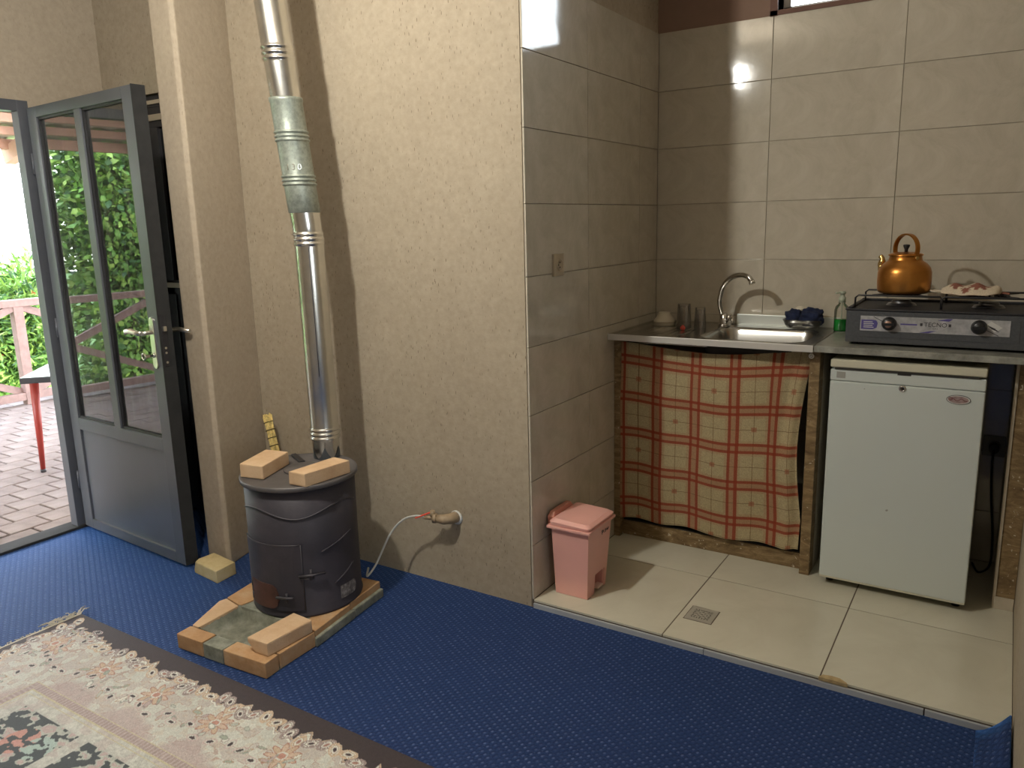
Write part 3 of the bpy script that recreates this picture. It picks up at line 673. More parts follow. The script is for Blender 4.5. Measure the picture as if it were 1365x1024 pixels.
# flue pipe
PX, PY = -2.212, 2.10
def pipe_c(z):
    t = max(0.0, min(1.0, (z-0.55)/0.9)); x = PX-0.010*t; y = PY
    if z > 1.40: x -= 0.060*(z-1.40)/0.75; y -= 0.034*(z-1.40)/0.75
    return x, y
def pipe_part(name, prof, mat, parent, seg=40):
    m = MB(); vs = []; fs = []
    for r, z in prof:
        x, y = pipe_c(z)
        for k in range(seg): vs.append((x+r*math.cos(2*PI*k/seg), y+r*math.sin(2*PI*k/seg), z))
    for i in range(len(prof)-1):
        for k in range(seg): fs.append((i*seg+k, i*seg+(k+1)%seg, (i+1)*seg+(k+1)%seg, (i+1)*seg+k))
    m.add(vs, fs, True); return m.build(name, mat, parent)
def rings(r, z0, z1, n=3):
    out = []
    for i in range(n):
        a = z0+(z1-z0)*i/n; h = (z1-z0)/n
        out += [(r, a), (r+0.0005, a+0.15*h), (r+0.0042, a+0.32*h), (r+0.0048, a+0.5*h), (r+0.0042, a+0.68*h), (r+0.0005, a+0.85*h)]
    return out+[(r, z1)]
fl = thing('flue_pipe', (PX, PY, 0.551), 'tall jointed metal flue pipe rising from the top of the black stove', 'pipe')
R0 = 0.054
lowp = pipe_part('lower_section', [(R0-0.003, 0.552), (R0-0.002, 0.62)]+rings(R0, 0.624, 0.676)+[(R0, 0.8), (R0, 1.0), (R0, 1.2), (R0, 1.365)]+rings(R0, 1.367, 1.419)+[(R0+0.0005, 1.44), (R0+0.001, 1.496)], M_PIPE, fl)
m = MB(); m.tube([(pipe_c(z)[0]+(R0+0.0005)*math.cos(A0-0.10), pipe_c(z)[1]+(R0+0.0005)*math.sin(A0-0.10), z) for z in (0.88, 1.0, 1.2, 1.365)], 0.0016, 6); m.build('seam', M_WIRE, lowp)
m = MB(); vs = []; n = 24
for k in range(n+1):
    a = A0-1.35+2.6*k/n; zt = 0.612-0.045*abs(math.sin(2.2*(k/n)*PI))-0.012
    x, y = pipe_c(0.56); r = R0-0.0012
    vs += [(x+r*math.cos(a), y+r*math.sin(a), 0.5525), (x+r*math.cos(a), y+r*math.sin(a), zt)]
m.add(vs, [(2*k, 2*k+2, 2*k+3, 2*k+1) for k in range(n)], True); m.build('heat_stain', M_PIPE_STAIN, lowp, fix=False)
mid = pipe_part('grey_sleeve', [(R0+0.001, 1.488), (R0+0.0035, 1.490), (R0+0.0035, 1.58)]+rings(R0+0.0035, 1.583, 1.625)+[(R0+0.0035, 1.70)]+rings(R0+0.0035, 1.738, 1.78)+[(R0+0.0035, 1.875), (R0+0.006, 1.882), (R0+0.006, 1.892), (R0, 1.893)], M_PIPE_OLD, fl)
mid['label'] = 'dull green grey pipe sleeve with number 130'
upp = pipe_part('upper_section', [(R0, 1.885), (R0, 2.01)]+rings(R0, 2.014, 2.072)+[(R0, 2.2), (R0, 2.5), (R0, ZCEIL)], M_PIPE, fl)
# the embossed number, wrapped on the sleeve
fwd = A0
zc_ = 1.648; cx_, cy_ = pipe_c(zc_)
for ch, da in (('1', -0.62), ('3', -0.25), ('0', 0.12)):
    a = A0+da; r = R0+0.0042
    M = Matrix.Translation((cx_+r*math.cos(a), cy_+r*math.sin(a), zc_)) @ Matrix(((-math.sin(a), 0, math.cos(a)), (math.cos(a), 0, math.sin(a)), (0, 1, 0))).to_4x4()
    text_mesh(mid, 'embossed_digit', ch, 0.030, M, M_CHROME_WORN, 0.0006)

# damper tool lying on the stove
m = MB(); m.bar((-2.335, 2.04, 0.557), (-2.225, 1.985, 0.557), 0.020, 0.010); tg = m.build('iron_lid_lifter', M_BLACKPAINT, bevel=0.003)
tag(tg, 'short dark iron bar lying between the two bricks on the stove', 'tool')

# loose bricks
def brick(name, corner_pts, z0, z1, mat, label, group, chip=None, bev=0.004, seed=1):
    """corner_pts: the four bottom corners; slightly irregular edges"""
    m = MB(); m.prism(corner_pts, z0, z1); cx = sum(p[0] for p in corner_pts)/4; cy = sum(p[1] for p in corner_pts)/4
    m.xform(Matrix.Translation((-cx, -cy, -z0)))
    o = m.build(name, mat, loc=(cx, cy, z0))
    bm = bmesh.new(); bm.from_mesh(o.data)
    bmesh.ops.bevel(bm, geom=list(bm.edges), offset=bev, segments=2, affect='EDGES', profile=0.6)
    if chip:
        v = Vector(chip[0])-Vector((cx, cy, z0)); nrm = Vector(chip[1]).normalized()
        r_ = bmesh.ops.bisect_plane(bm, geom=bm.verts[:]+bm.edges[:]+bm.faces[:], plane_co=v, plane_no=nrm, clear_outer=True)
        bmesh.ops.holes_fill(bm, edges=[e for e in bm.edges if e.is_boundary])
    rr = random.Random(seed)
    for v in bm.verts: v.co += Vector((rr.uniform(-1, 1), rr.uniform(-1, 1), rr.uniform(-1, 1)))*0.0006
    bm.to_mesh(o.data); bm.free()
    return tag(o, label, 'brick', group)
G_ = 'loose bricks about the stove'
brick('brick', [(-2.302, 1.757), (-2.200, 1.775), (-2.262, 1.952), (-2.366, 1.932)], 0.5525, 0.603, M_BRICK, 'pale brick on the left of the stove top, in front of the straw broom', G_, seed=1)
brick('brick', [(-2.075, 1.782), (-2.000, 1.788), (-1.976, 1.984), (-2.058, 1.988)], 0.5525, 0.601, M_BRICK, 'pale brick on the right of the stove top, in front of the flue pipe', G_, seed=2)
brick('brick', [(-2.040, 1.520), (-1.948, 1.524), (-1.938, 1.712), (-2.034, 1.716)], 0.0590, 0.106, M_BRICK, 'loose tan brick lying on the front right corner of the hearth', G_, ((-2.026, 1.534, 0.070), (-1.0, -0.9, -1.1)), seed=3)
brick('brick', [(-2.842, 1.890), (-2.664, 1.868), (-2.672, 1.970), (-2.838, 1.990)], 0.0, 0.055, M_BRICK_WEDGE, 'yellowish brick on the blue carpet propping the open grey door', G_, ((-2.832, 1.90, 0.05), (-1.0, -0.5, 0.35)), seed=4)

# hearth of bricks and cement
he = thing('brick_hearth', (-2.14, 1.80, 0), 'low hearth of tan bricks and greenish cement under the black stove', 'hearth')
HZ = 0.058
def hb(poly, z1, mat, name='brick', bev=0.003, seed=0):
    m = MB(); m.prism(poly, 0.003, z1); o = m.build(name, mat, he, bevel=bev, bseg=2); return o
fx0, fx1, fy0 = -2.352, -1.925, 1.468
hb([(fx0, fy0), (-2.222, fy0+0.006), (-2.226, fy0+0.066), (-2.356, fy0+0.060)], HZ, M_BRICK_HEARTH)
hb([(-2.216, fy0+0.005), (-2.122, fy0+0.010), (-2.124, fy0+0.070), (-2.220, fy0+0.066)], HZ-0.001, M_CEMENT, 'cement_fill')
hb([(-2.117, fy0+0.010), (fx1, fy0+0.024), (-1.932, fy0+0.084), (-2.120, fy0+0.072)], HZ, M_BRICK_HEARTH)
hb([(-2.000, fy0+0.088), (-1.932, fy0+0.090), (-1.936, fy0+0.250), (-2.006, fy0+0.250)], HZ-0.001, M_BRICK_HEARTH)
hb([(-2.010, fy0+0.256), (-1.939, fy0+0.256), (-1.970, fy0+0.460), (-2.060, fy0+0.440)], HZ, M_BRICK_HEARTH)
hb([(-2.064, fy0+0.446), (-1.972, fy0+0.466), (-1.996, fy0+0.655), (-2.100, fy0+0.645)], HZ+0.004, M_BRICK_HEARTH)
hb([(-2.356, fy0+0.066), (-2.322, fy0+0.068), (-2.330, fy0+0.245), (-2.420, fy0+0.262), (-2.427, fy0+0.235)], HZ, M_BRICK)
hb([(-2.425, fy0+0.268), (-2.330, fy0+0.252), (-2.300, fy0+0.40), (-2.450, fy0+0.42)], HZ-0.001, M_BRICK_HEARTH)
hb([(-2.452, fy0+0.426), (-2.260, fy0+0.406), (-2.110, fy0+0.450), (-2.106, fy0+0.640), (-2.40, fy0+0.66)], HZ-0.001, M_CEMENT)
hb([(-2.324, fy0+0.249), (-2.000, fy0+0.256), (-2.064, fy0+0.440), (-2.100, fy0+0.442), (-2.256, fy0+0.400), (-2.294, fy0+0.39)], HZ-0.0015, M_CEMENT, 'cement_slab')
# mortar bed below (a little proud, so the joints read)
m = MB(); m.prism([(fx0+0.004, fy0+0.006), (fx1-0.006, fy0+0.028), (-1.945, fy0+0.25), (-1.999, fy0+0.645), (-2.395, fy0+0.652), (-2.447, fy0+0.42), (-2.42, fy0+0.24)], 0.0, 0.0075); m.build('mortar_bed', M_CEMENT, he)
# cement scoop: a rough bowl surface with raised rims
nx_, ny_ = 26, 22; P = np.zeros((ny_, nx_, 3)); r_ = random.Random(3)
for j in range(ny_):
    for i in range(nx_):
        u = i/(nx_-1); v = j/(ny_-1); e = min(u, 1-u, v, 1-v)*2
        x = -2.326+u*0.322-0.006*v; y = fy0+0.066+v*0.186
        P[j, i] = (x, y, 0.009+0.047*(1-min(1, e*9))**0.9+0.006*math.sin(9*u+5*v)*min(1, e*3)+r_.uniform(-1, 1)*0.0025)
me = grid_mesh('cement_hollow', P - np.array(world_loc(he)), M_CEMENT); o = bpy.data.objects.new('cement_hollow', me); COL.objects.link(o); o.parent = he
for pts, mt in (([(-1.944, fy0+0.250), (-1.926, fy0+0.246), (-1.955, fy0+0.47), (-1.972, fy0+0.464)], M_CEMENT), ([(-1.973, fy0+0.47), (-1.958, fy0+0.474), (-1.980, fy0+0.655), (-1.996, fy0+0.652)], M_CEMENT)):
    m = MB(); m.prism(pts, 0.002, 0.036); m.build('side_render', mt, he, bevel=0.005)

# straw broom standing behind the stove
br = thing('straw_broom', (-2.62, 2.20, 0), 'small straw broom standing against the wall behind the stove, tied end up', 'broom')
tp = Vector((-2.768, 2.285, 0.612)); bt = Vector((-2.55, 2.215, 0.02)); ax = (bt-tp).normalized(); r_ = random.Random(5)
sd = ax.cross(Vector((0, 1, 0))).normalized(); up = ax.cross(sd)
m = MB()
for k in range(70):
    a = r_.uniform(0, 2*PI); q = math.sqrt(r_.random()); off = sd*math.cos(a)*0.026*q+up*math.sin(a)*0.013*q
    s0 = r_.uniform(-0.008, 0.012)
    m.tube([tp+off*1.1+ax*s0, tp+off*0.86+ax*0.06, tp+off*0.95+ax*0.30, bt+off*2.3+ax*r_.uniform(-0.03, 0)], [0.0024, 0.0026, 0.0026, 0.0018], 5)
o = m.build('straws', M_STRAW, br, fix=False); o['kind'] = 'stuff'
for k in range(6):
    c = tp+ax*(0.030+0.036*k); m = MB(); R_ = 0.0255 if k else 0.027
    m.tube([c+sd*math.cos(t)*R_+up*math.sin(t)*0.0145 for t in [2*PI*i/20 for i in range(20)]], 0.0022, 6, closed=True); m.build('binding', M_STRAW_TIE, br)

# gas valve on the wall and its hose
gv = thing('gas_valve', (-1.775, YP, 0.295), 'tan painted gas valve stub with red lever on the clay wall', 'valve')
m = MB(); m.tube([(-1.772, YP+0.01, 0.298), (-1.776, YP-0.030, 0.300), (-1.795, YP-0.052, 0.300), (-1.825, YP-0.062, 0.303)], [0.024, 0.021, 0.020, 0.015], 16)
m.tube([(-1.822, YP-0.061, 0.303), (-1.836, YP-0.066, 0.304)], 0.020, 6); m.tube([(-1.836, YP-0.066, 0.304), (-1.868, YP-0.078, 0.306)], 0.0085, 12); m.build('body', M_GASBODY, gv)
m = MB(); m.cyl((-1.838, YP-0.066, 0.31), (-1.838, YP-0.066, 0.334), 0.010, 12); m.build('stem', M_GASBODY, gv)
m = MB(); m.bar((-1.846, YP-0.068, 0.326), (-1.905, YP-0.092, 0.300), 0.012, 0.005); m.build('lever', M_REDLEVER, gv, bevel=0.002)
m = MB(); m.lathe([(0.0, 0.0), (0.030, 0.0), (0.027, 0.004), (0.0, 0.004)], (0, 0, 0), 18); m.xform(Matrix.Translation((-1.770, YP-0.001, 0.296)) @ Matrix.Rotation(PI/2, 4, 'X')); m.build('plaster_collar', M_LABELWHITE, gv)
def spline(pts, n=10):
    out = []; P_ = [Vector(p) for p in pts]
    for i in range(len(P_)-1):
        a = P_[max(i-1, 0)]; b = P_[i]; c = P_[i+1]; d = P_[min(i+2, len(P_)-1)]
        for k in range(n):
            t = k/n; out.append(0.5*((2*b)+(c-a)*t+(2*a-5*b+4*c-d)*t*t+(3*b-a-3*c+d)*t**3))
    return out+[P_[-1]]
m = MB(); m.tube(spline([(-1.862, YP-0.076, 0.3055), (-1.905, YP-0.09, 0.308), (-1.965, YP-0.10, 0.282), (-2.02, YP-0.12, 0.215), (-2.045, YP-0.18, 0.11), (-2.045, YP-0.235, 0.080), (-2.10, YP-0.17, 0.075)]), 0.0042, 8)
tag(m.build('gas_hose', M_HOSE), 'thin whitish hose curving from the gas valve down behind the stove', 'hose')

# ================================================================== PEDAL BIN
bn = thing('pedal_bin', (-1.31, 2.51, ZP), 'small pink plastic pedal bin standing on the kitchen tiles by the side wall', 'bin')
def bx_(t):  # section of the body at height fraction t
    return (-1.380-0.008*t, -1.243+0.014*t, 2.436-0.014*t, 2.592+0.026*t)
H0, H1 = ZP+0.001, 0.305
m = MB()
def pt(ix, iy, t):
    x0, x1, y0, y1 = bx_(t); return (x0+(x1-x0)*ix, y0+(y1-y0)*iy, H0+(H1-H0)*t)
m.add([pt(0,0,0), pt(1,0,0), pt(1,0,1), pt(0,0,1)], [(0,1,2,3)]); m.add([pt(0,1,0), pt(1,1,0), pt(1,1,1), pt(0,1,1)], [(3,2,1,0)])
m.add([pt(0,0,0), pt(0,1,0), pt(0,1,1), pt(0,0,1)], [(3,2,1,0)])
ya, yb_, tt = 0.40, 0.84, 0.27
def q4(iy0, t0, iy1, t1): m.add([pt(1,iy0,t0), pt(1,iy1,t0), pt(1,iy1,t1), pt(1,iy0,t1)], [(0,1,2,3)])
q4(0, 0, ya, tt); q4(yb_, 0, 1, tt); q4(0, tt, ya, 1); q4(ya, tt, yb_, 1); q4(yb_, tt, 1, 1)
# pedal recess walls
def rp(ix, iy, t): return pt(ix, iy, t)
m.add([rp(1,ya,0), rp(.68,ya,0), rp(.68,ya,tt), rp(1,ya,tt)], [(0,1,2,3)]); m.add([rp(1,yb_,0), rp(.68,yb_,0), rp(.68,yb_,tt), rp(1,yb_,tt)], [(3,2,1,0)])
m.add([rp(.68,ya,0), rp(.68,yb_,0), rp(.68,yb_,tt), rp(.68,ya,tt)], [(0,1,2,3)]); m.add([rp(1,ya,tt), rp(1,yb_,tt), rp(.68,yb_,tt), rp(.68,ya,tt)], [(0,1,2,3)])
m.add([pt(0,0,1), pt(1,0,1), pt(1,1,1), pt(0,1,1)], [(0,1,2,3)])
bd = m.build('body', M_PINK, bn, fix=False)
bm = bmesh.new(); bm.from_mesh(bd.data); bmesh.ops.remove_doubles(bm, verts=bm.verts, dist=1e-5); bmesh.ops.recalc_face_normals(bm, faces=bm.faces)
bmesh.ops.bevel(bm, geom=[e for e in bm.edges if len(e.link_faces) == 2 and e.calc_face_angle(0) > 0.5], offset=0.004, segments=3, affect='EDGES'); bm.to_mesh(bd.data); bm.free()
m = MB(); m.box(-1.400, 2.408, 0.300, -1.218, 2.636, 0.312); m.build('rim', M_PINK, bn, bevel=0.004)
def slab(name, rings_, mat, par):
    m = MB(); k = len(rings_[0]); vs = [p for r in rings_ for p in r]; fs = []
    for i in range(len(rings_)-1):
        for j in range(k): fs.append((i*k+j, i*k+(j+1)%k, (i+1)*k+(j+1)%k, (i+1)*k+j))
    fs += [tuple(range(k))[::-1], tuple((len(rings_)-1)*k+j for j in range(k))]
    m.add(vs, fs); return m.build(name, mat, par, bevel=0.002)
def rr_(x0, x1, y0, y1, z, r, n=5, bow=0.0, dz=0.0):
    out = []
    for cx, cy, a0 in ((x1-r, y1-r, 0), (x0+r, y1-r, PI/2), (x0+r, y0+r, PI), (x1-r, y0+r, 1.5*PI)):
        for i in range(n+1):
            a = a0+i*PI/2/n; x = cx+r*math.cos(a); y = cy+r*math.sin(a)
            out.append((x+(bow*(1-((y-(y0+y1)/2)/((y1-y0)/2))**2) if cx > (x0+x1)/2 else 0), y, z+dz*(x-x0)/(x1-x0)))
    return out
slab('lid', [rr_(-1.392, -1.226, 2.414, 2.630, 0.313, 0.014, bow=0.006), rr_(-1.392, -1.222, 2.412, 2.632, 0.328, 0.014, bow=0.008, dz=-0.004), rr_(-1.378, -1.236, 2.426, 2.618, 0.340, 0.014, bow=0.006, dz=-0.006)], M_PINK, bn)
slab('hinge_cover', [rr_(-1.413, -1.392, 2.44, 2.60, 0.290, 0.006), rr_(-1.413, -1.385, 2.44, 2.60, 0.335, 0.006), rr_(-1.408, -1.388, 2.455, 2.585, 0.352, 0.006)], M_PINK_DARK, bn)
m = MB(); m.box(-1.262, 2.512, ZP+0.014, -1.234, 2.556, ZP+0.022); m.build('pedal', simple('pale_pink_pedal', (0.80, 0.58, 0.48, 1), 0.4), bn, bevel=0.003)
m = MB()
for k, (a, b, c, d_) in enumerate(((0, 0, 0, 10), (0, 10, 5, 10), (5, 10, 5, 5), (5, 5, 0, 5), (9, 1, 9, 2.5), (13, 0, 13, 8), (12, 7, 16, 8), (19, 1, 20, 7), (20, 7, 23, 2), (23, 2, 26, 8))):
    m.bar((-1.2285, 2.535+a*0.0022, 0.262+b*0.0014), (-1.2285, 2.535+c*0.0022, 0.262+d_*0.0014), 0.0022, 0.0014, up=(1, 0, 0))
m.build('printed_mark', M_INK, bn)

# ================================================================== CABINET UNDER THE SINK
XS = -0.588                                                  # joint between sink top and stone worktop
cb = thing('sink_cabinet', (-1.0, 3.3, ZP), 'brown travertine cabinet carcass under the steel sink, front closed by a plaid cloth', 'cabinet')
m = MB(); m.box(XL+0.001, 3.095, ZP, -0.612, 3.125, 0.098); m.build('plinth', M_TRAV, cb, bevel=0.002)
m = MB(); m.box(XL+0.001, 3.055, ZP, -1.392, 3.085, 0.936); m.build('left_jamb', M_TRAV, cb, bevel=0.002)
m = MB(); m.box(-0.612, 3.050, ZP, -0.574, 3.120, 0.936); m.build('right_jamb', M_TRAV, cb, bevel=0.002)
m = MB(); m.box(-0.600, 3.120, ZP, -0.574, YB-0.002, 0.936); m.build('side_panel', M_TRAV_EDGE, cb)
m = MB(); m.box(-1.392, 3.100, 0.098, -0.612, 3.52, 0.104); m.build('cabinet_floor', M_GASKET, cb)
m = MB(); m.bar((-1.392, 3.083, 0.918), (-0.606, 3.083, 0.920), 0.004, 0.004); m.build('curtain_wire', M_CHROME, cb)
m = MB(); m.tube([(-0.604+0.008*math.cos(a), 3.038, 0.915+0.008*math.sin(a)) for a in [2*PI*k/14 for k in range(14)]], 0.0028, 8, closed=True)
m.cyl((-0.604, 3.05, 0.915), (-0.604, 3.034, 0.915), 0.0035, 10); m.build('hook', M_CHROME_WORN, cb)
# right support panel
rp_ = thing('worktop_support', (0.085, 3.3, ZP), 'brown travertine panel carrying the right end of the grey worktop', 'panel')
m = MB(); m.box(0.056, 3.105, ZP, XR-0.001, 3.135, 0.937); m.build('face_panel', M_TRAV, rp_, bevel=0.001)
m = MB(); m.box(0.046, 3.100, ZP, 0.0555, YB-0.002, 0.937); m.build('side_slab', M_TRAV_EDGE, rp_, bevel=0.001)
m = MB(); m.box(0.052, 3.098, ZP, XR-0.002, 3.105, ZP+0.045); m.build('skirting_chip', M_TRAV_EDGE, rp_, bevel=0.002)
# worktop
wt = MB(); wt.box(XS, 2.990, ZC-0.024, XR-0.001, YB-0.002, ZC); wt = wt.build('worktop', M_STONE, loc=None, bevel=0.003)
tag(wt, 'mottled grey stone worktop slab over the small white fridge', 'worktop')
# plaid curtain
nx_, ny_ = 330, 330; U, V = np.meshgrid(np.linspace(0, 1, nx_), np.linspace(0, 1, ny_))
Wd, Hd = 0.790, 0.832
top_z = 0.921-0.030*np.sin(PI*np.clip(U*1.05, 0, 1))**1.5*(1)
bot_z = 0.120+0.004*np.sin(U*7)
xr = -0.598-0.055*np.clip((1-V), 0, 1)**0.8*np.clip((1-V)*3.0, 0, 1)*0.0
Xc = -1.392+Wd*U
edge_in = 0.034*np.sin(PI*np.clip((V)/0.85, 0, 1))*np.clip((U-0.75)/0.25, 0, 1)
Xc = Xc-edge_in*1.0-0.022*np.clip((U-0.8)/0.2, 0, 1)*np.clip(V, 0, 1)
Zc_ = top_z*(1-V)+bot_z*V+0.006*np.sin(U*19)*V
Yc = 3.070-0.006*np.sin(U*11.0+0.6+V*0.8)-0.004*np.sin(U*27+2*V)*V-0.010*np.clip((U-0.80)/0.2, 0, 1)*np.sin(U*60+V*3)*0.7-0.006*np.sin(PI*V)+0.003*np.sin(V*13+U*4)
Pc = np.stack([Xc, Yc, Zc_], -1)
me = grid_mesh('plaid_curtain', Pc, M_PLAID)
def fr(x, p, o): return np.abs(((x-o+p/2) % p)-p/2)
su = U*Wd; sv = V*Hd; pu, pv = 0.1655, 0.1665
c0 = np.array([0.40, 0.325, 0.185]); red = np.array([0.25, 0.038, 0.016]); pink = np.array([0.33, 0.17, 0.09]); brn = np.array([0.15, 0.085, 0.04])
Cc = np.ones((ny_, nx_, 3))*c0
def lay(mask, col, a):
    global Cc
    k = (mask*a)[..., None]; Cc = Cc*(1-k)+col*k
du = fr(su, pu, 0.0); dv = fr(sv, pv, 0.078)
r2 = np.random.RandomState(2); gr = r2.rand(ny_, nx_)
Cc *= (0.86+0.28*gr)[..., None]
lay(((du < 0.034) | (dv < 0.034)).astype(float), pink, 0.35)
lay((du < 0.011).astype(float), pink, 0.75); lay((dv < 0.011).astype(float), pink, 0.75)
sq_u = fr(su, pu, pu/2); sq_v = fr(sv, pv, 0.078+pv/2)
lay(((sq_u < 0.0014)).astype(float), brn, 0.85); lay((sq_v < 0.0014).astype(float), brn, 0.85)
iu = np.floor(su/pu).astype(int); iv = np.floor((sv-0.078)/pv).astype(int)
mot = (((np.abs(sq_u) < 0.011) & (np.abs(sq_v) < 0.011)) & (((iu+iv) % 2) == 0) & (((np.abs(sq_u-sq_v) < 0.004) | ((sq_u < 0.005) | (sq_v < 0.005)))))
lay(mot.astype(float), red*0.9+pink*0.2, 0.6)
for d_ in (du, dv):
    lay(((d_ > 0.010) & (d_ < 0.0225)).astype(float), red, 0.90)
Cc *= (0.90+0.2*r2.rand(ny_, nx_))[..., None]
color_attr(me, np.clip(Cc, 0, 1).reshape(-1, 3))
cu = bpy.data.objects.new('plaid_curtain', me); COL.objects.link(cu)
tag(cu, 'red and beige plaid cloth hung as a curtain under the steel sink', 'curtain')

# ================================================================== SINK
sk = thing('steel_sink', (-1.0, 3.25, ZC), 'stainless steel sink top with drainer and shallow bowl, left of the grey worktop', 'sink')
x0, x1, y0, y1 = XL+0.001, XS-0.002, 2.990, YB-0.004
# top sheet with a pressed bowl: height field
nx_, ny_ = 170, 110; X, Y = np.meshgrid(np.linspace(x0+0.0005, x1-0.0005, nx_), np.linspace(y0, y1, ny_))
bx0, bx1, by0, by1, rad = -1.06, -0.645, 3.055, 3.425, 0.075
qx = np.maximum(np.abs(X-(bx0+bx1)/2)-(bx1-bx0)/2+rad, 0); qy = np.maximum(np.abs(Y-(by0+by1)/2)-(by1-by0)/2+rad, 0)
sd_ = np.sqrt(qx**2+qy**2)+np.minimum(np.maximum(np.abs(X-(bx0+bx1)/2)-(bx1-bx0)/2+rad, np.abs(Y-(by0+by1)/2)-(by1-by0)/2+rad), 0)-rad
def sstep(e0, e1, v): t = np.clip((v-e0)/(e1-e0), 0, 1); return t*t*(3-2*t)
Zs = ZC-0.004-0.135*(1-sstep(-0.045, 0.0, sd_))
rim = np.minimum(np.minimum(X-x0, x1-X), np.minimum(Y-y0, y1-Y)); Zs += 0.004*(1-sstep(0.012, 0.022, rim))
dr_ = sstep(0, 0.02, np.minimum(np.minimum(X-(x0+0.05), (bx0-0.05)-X), np.minimum(Y-3.08, 3.32-Y)))
Zs += dr_*0.0018*np.sin((X-x0)*2*PI/0.030)
me = grid_mesh('top_sheet', np.stack([X, Y, Zs], -1)-np.array(world_loc(sk)), M_STEEL); o = bpy.data.objects.new('top_sheet', me); COL.objects.link(o); o.parent = sk
me = grid_mesh('shade_sheet', np.stack([X, Y, Zs-0.003], -1)[::2, ::2]-np.array(world_loc(sk)), M_GASKET); o = bpy.data.objects.new('shade_sheet', me); COL.objects.link(o); o.parent = sk  # dark sheet below the bowl, standing in for shade in the cabinet
m = MB(); m.box(x0, y0-0.0015, ZC-0.026, x1, y0+0.004, ZC+0.0002); m.box(x0, y0, ZC-0.026, x1, y0+0.03, ZC-0.022); m.build('front_edge', M_EDGE, sk, bevel=0.0015)
m = MB(); m.box(-1.03, YB-0.012, ZC-0.004, XS-0.002, YB-0.0005, ZC+0.042); m.build('upstand', M_STEELW, sk, bevel=0.002)
m = MB(); m.lathe([(0.0, 0.003), (0.030, 0.003), (0.036, 0.0)], (-0.85, 3.24, ZC-0.137), 24); m.build('waste', M_CHROME, sk)
# mixer tap
TY = 3.415
tp_ = thing('mixer_tap', (-1.058, TY, ZC), 'chrome swan neck mixer tap at the back of the steel sink', 'tap')
m = MB(); m.tube([(-1.055, TY, ZC-0.004), (-1.055, TY, ZC+0.010), (-1.055, TY, ZC+0.0105), (-1.056, TY, ZC+0.045), (-1.060, TY, ZC+0.055)], [0.027, 0.027, 0.022, 0.020, 0.014], 20); m.build('body', M_CHROME, tp_)
m = MB(); m.tube(spline([(-1.060, TY, ZC+0.045), (-1.072, TY-0.006, ZC+0.085), (-1.072, TY-0.012, ZC+0.125), (-1.055, TY-0.020, ZC+0.178), (-1.018, TY-0.034, ZC+0.214), (-0.975, TY-0.050, ZC+0.228), (-0.940, TY-0.062, ZC+0.222), (-0.922, TY-0.068, ZC+0.203)], 7), 0.0115, 16); m.build('spout', M_CHROME, tp_)
m = MB(); m.cyl((-0.9225, TY-0.068, ZC+0.205), (-0.917, TY-0.070, ZC+0.192), 0.0135, 16); m.build('aerator', M_CHROME_WORN, tp_)
m = MB(); m.cyl((-1.045, TY-0.006, ZC+0.030), (-1.018, TY-0.020, ZC+0.045), 0.013, 16); m.tube([(-1.020, TY-0.019, ZC+0.045), (-1.010, TY-0.030, ZC+0.035), (-1.003, TY-0.045, ZC+0.012)], [0.010, 0.007, 0.006], 10); m.build('lever', M_CHROME, tp_)

# things standing on the sink drainer
def lathe_obj(name, prof, loc, mat, seg=32, parent=None):
    m = MB(); m.lathe(prof, (0, 0, 0) if parent is None else loc, seg)
    return m.build(name, mat, parent, loc=loc if parent is None else None)
ZD = ZC-0.003
bw = thing('upturned_bowl', (-1.318, 3.375, ZD), 'small cream ceramic bowl turned upside down at the left end of the sink', 'bowl')
lathe_obj('bowl_wall', [(0.0, 0.052), (0.020, 0.052), (0.022, 0.058), (0.026, 0.058), (0.028, 0.050), (0.038, 0.034), (0.046, 0.024), (0.048, 0.022), (0.050, 0.0), (0.046, 0.0), (0.044, 0.020), (0.0, 0.046)], (-1.318, 3.375, ZD), M_CERAMIC, parent=bw)
m = MB(); m.tube([(-1.318+0.0493*math.cos(a), 3.375+0.0493*math.sin(a), ZD+0.014) for a in [2*PI*k/40 for k in range(40)]], 0.0014, 5, closed=True); m.build('painted_band', M_TRAV, bw)
def tumbler(loc, r, h, label, seg=32):
    m = MB(); m.lathe([(r*0.82, h), (r, 0.0), (r-0.002, 0.0), (r*0.82-0.003, h-0.010), (0.0, h-0.010)], (0, 0, 0), seg); m.lathe([(0.0, h-0.002), (r*0.82, h)], (0, 0, 0), seg)
    t = m.build('glass_tumbler', M_GLASSWARE, loc=loc); return tag(t, label, 'glass', 'upturned glasses on the sink')
tumbler((-1.226, 3.375, ZD), 0.034, 0.098, 'taller clear glass turned upside down on the sink, next to the cream bowl')
tumbler((-1.146, 3.360, ZD), 0.027, 0.086, 'shorter clear glass turned upside down on the sink, nearest the tap')
m = MB(); m.lathe([(0.0, 0.0), (0.008, 0.0015), (0.0115, 0.007), (0.010, 0.014), (0.005, 0.018), (0.006, 0.021), (0.0, 0.022)], (0, 0, 0), 20)
tag(m.build('red_stopper', M_REDTOY, loc=(-1.180, 3.235, ZD)), 'tiny red rubber stopper lying on the sink in front of the glasses', 'stopper')
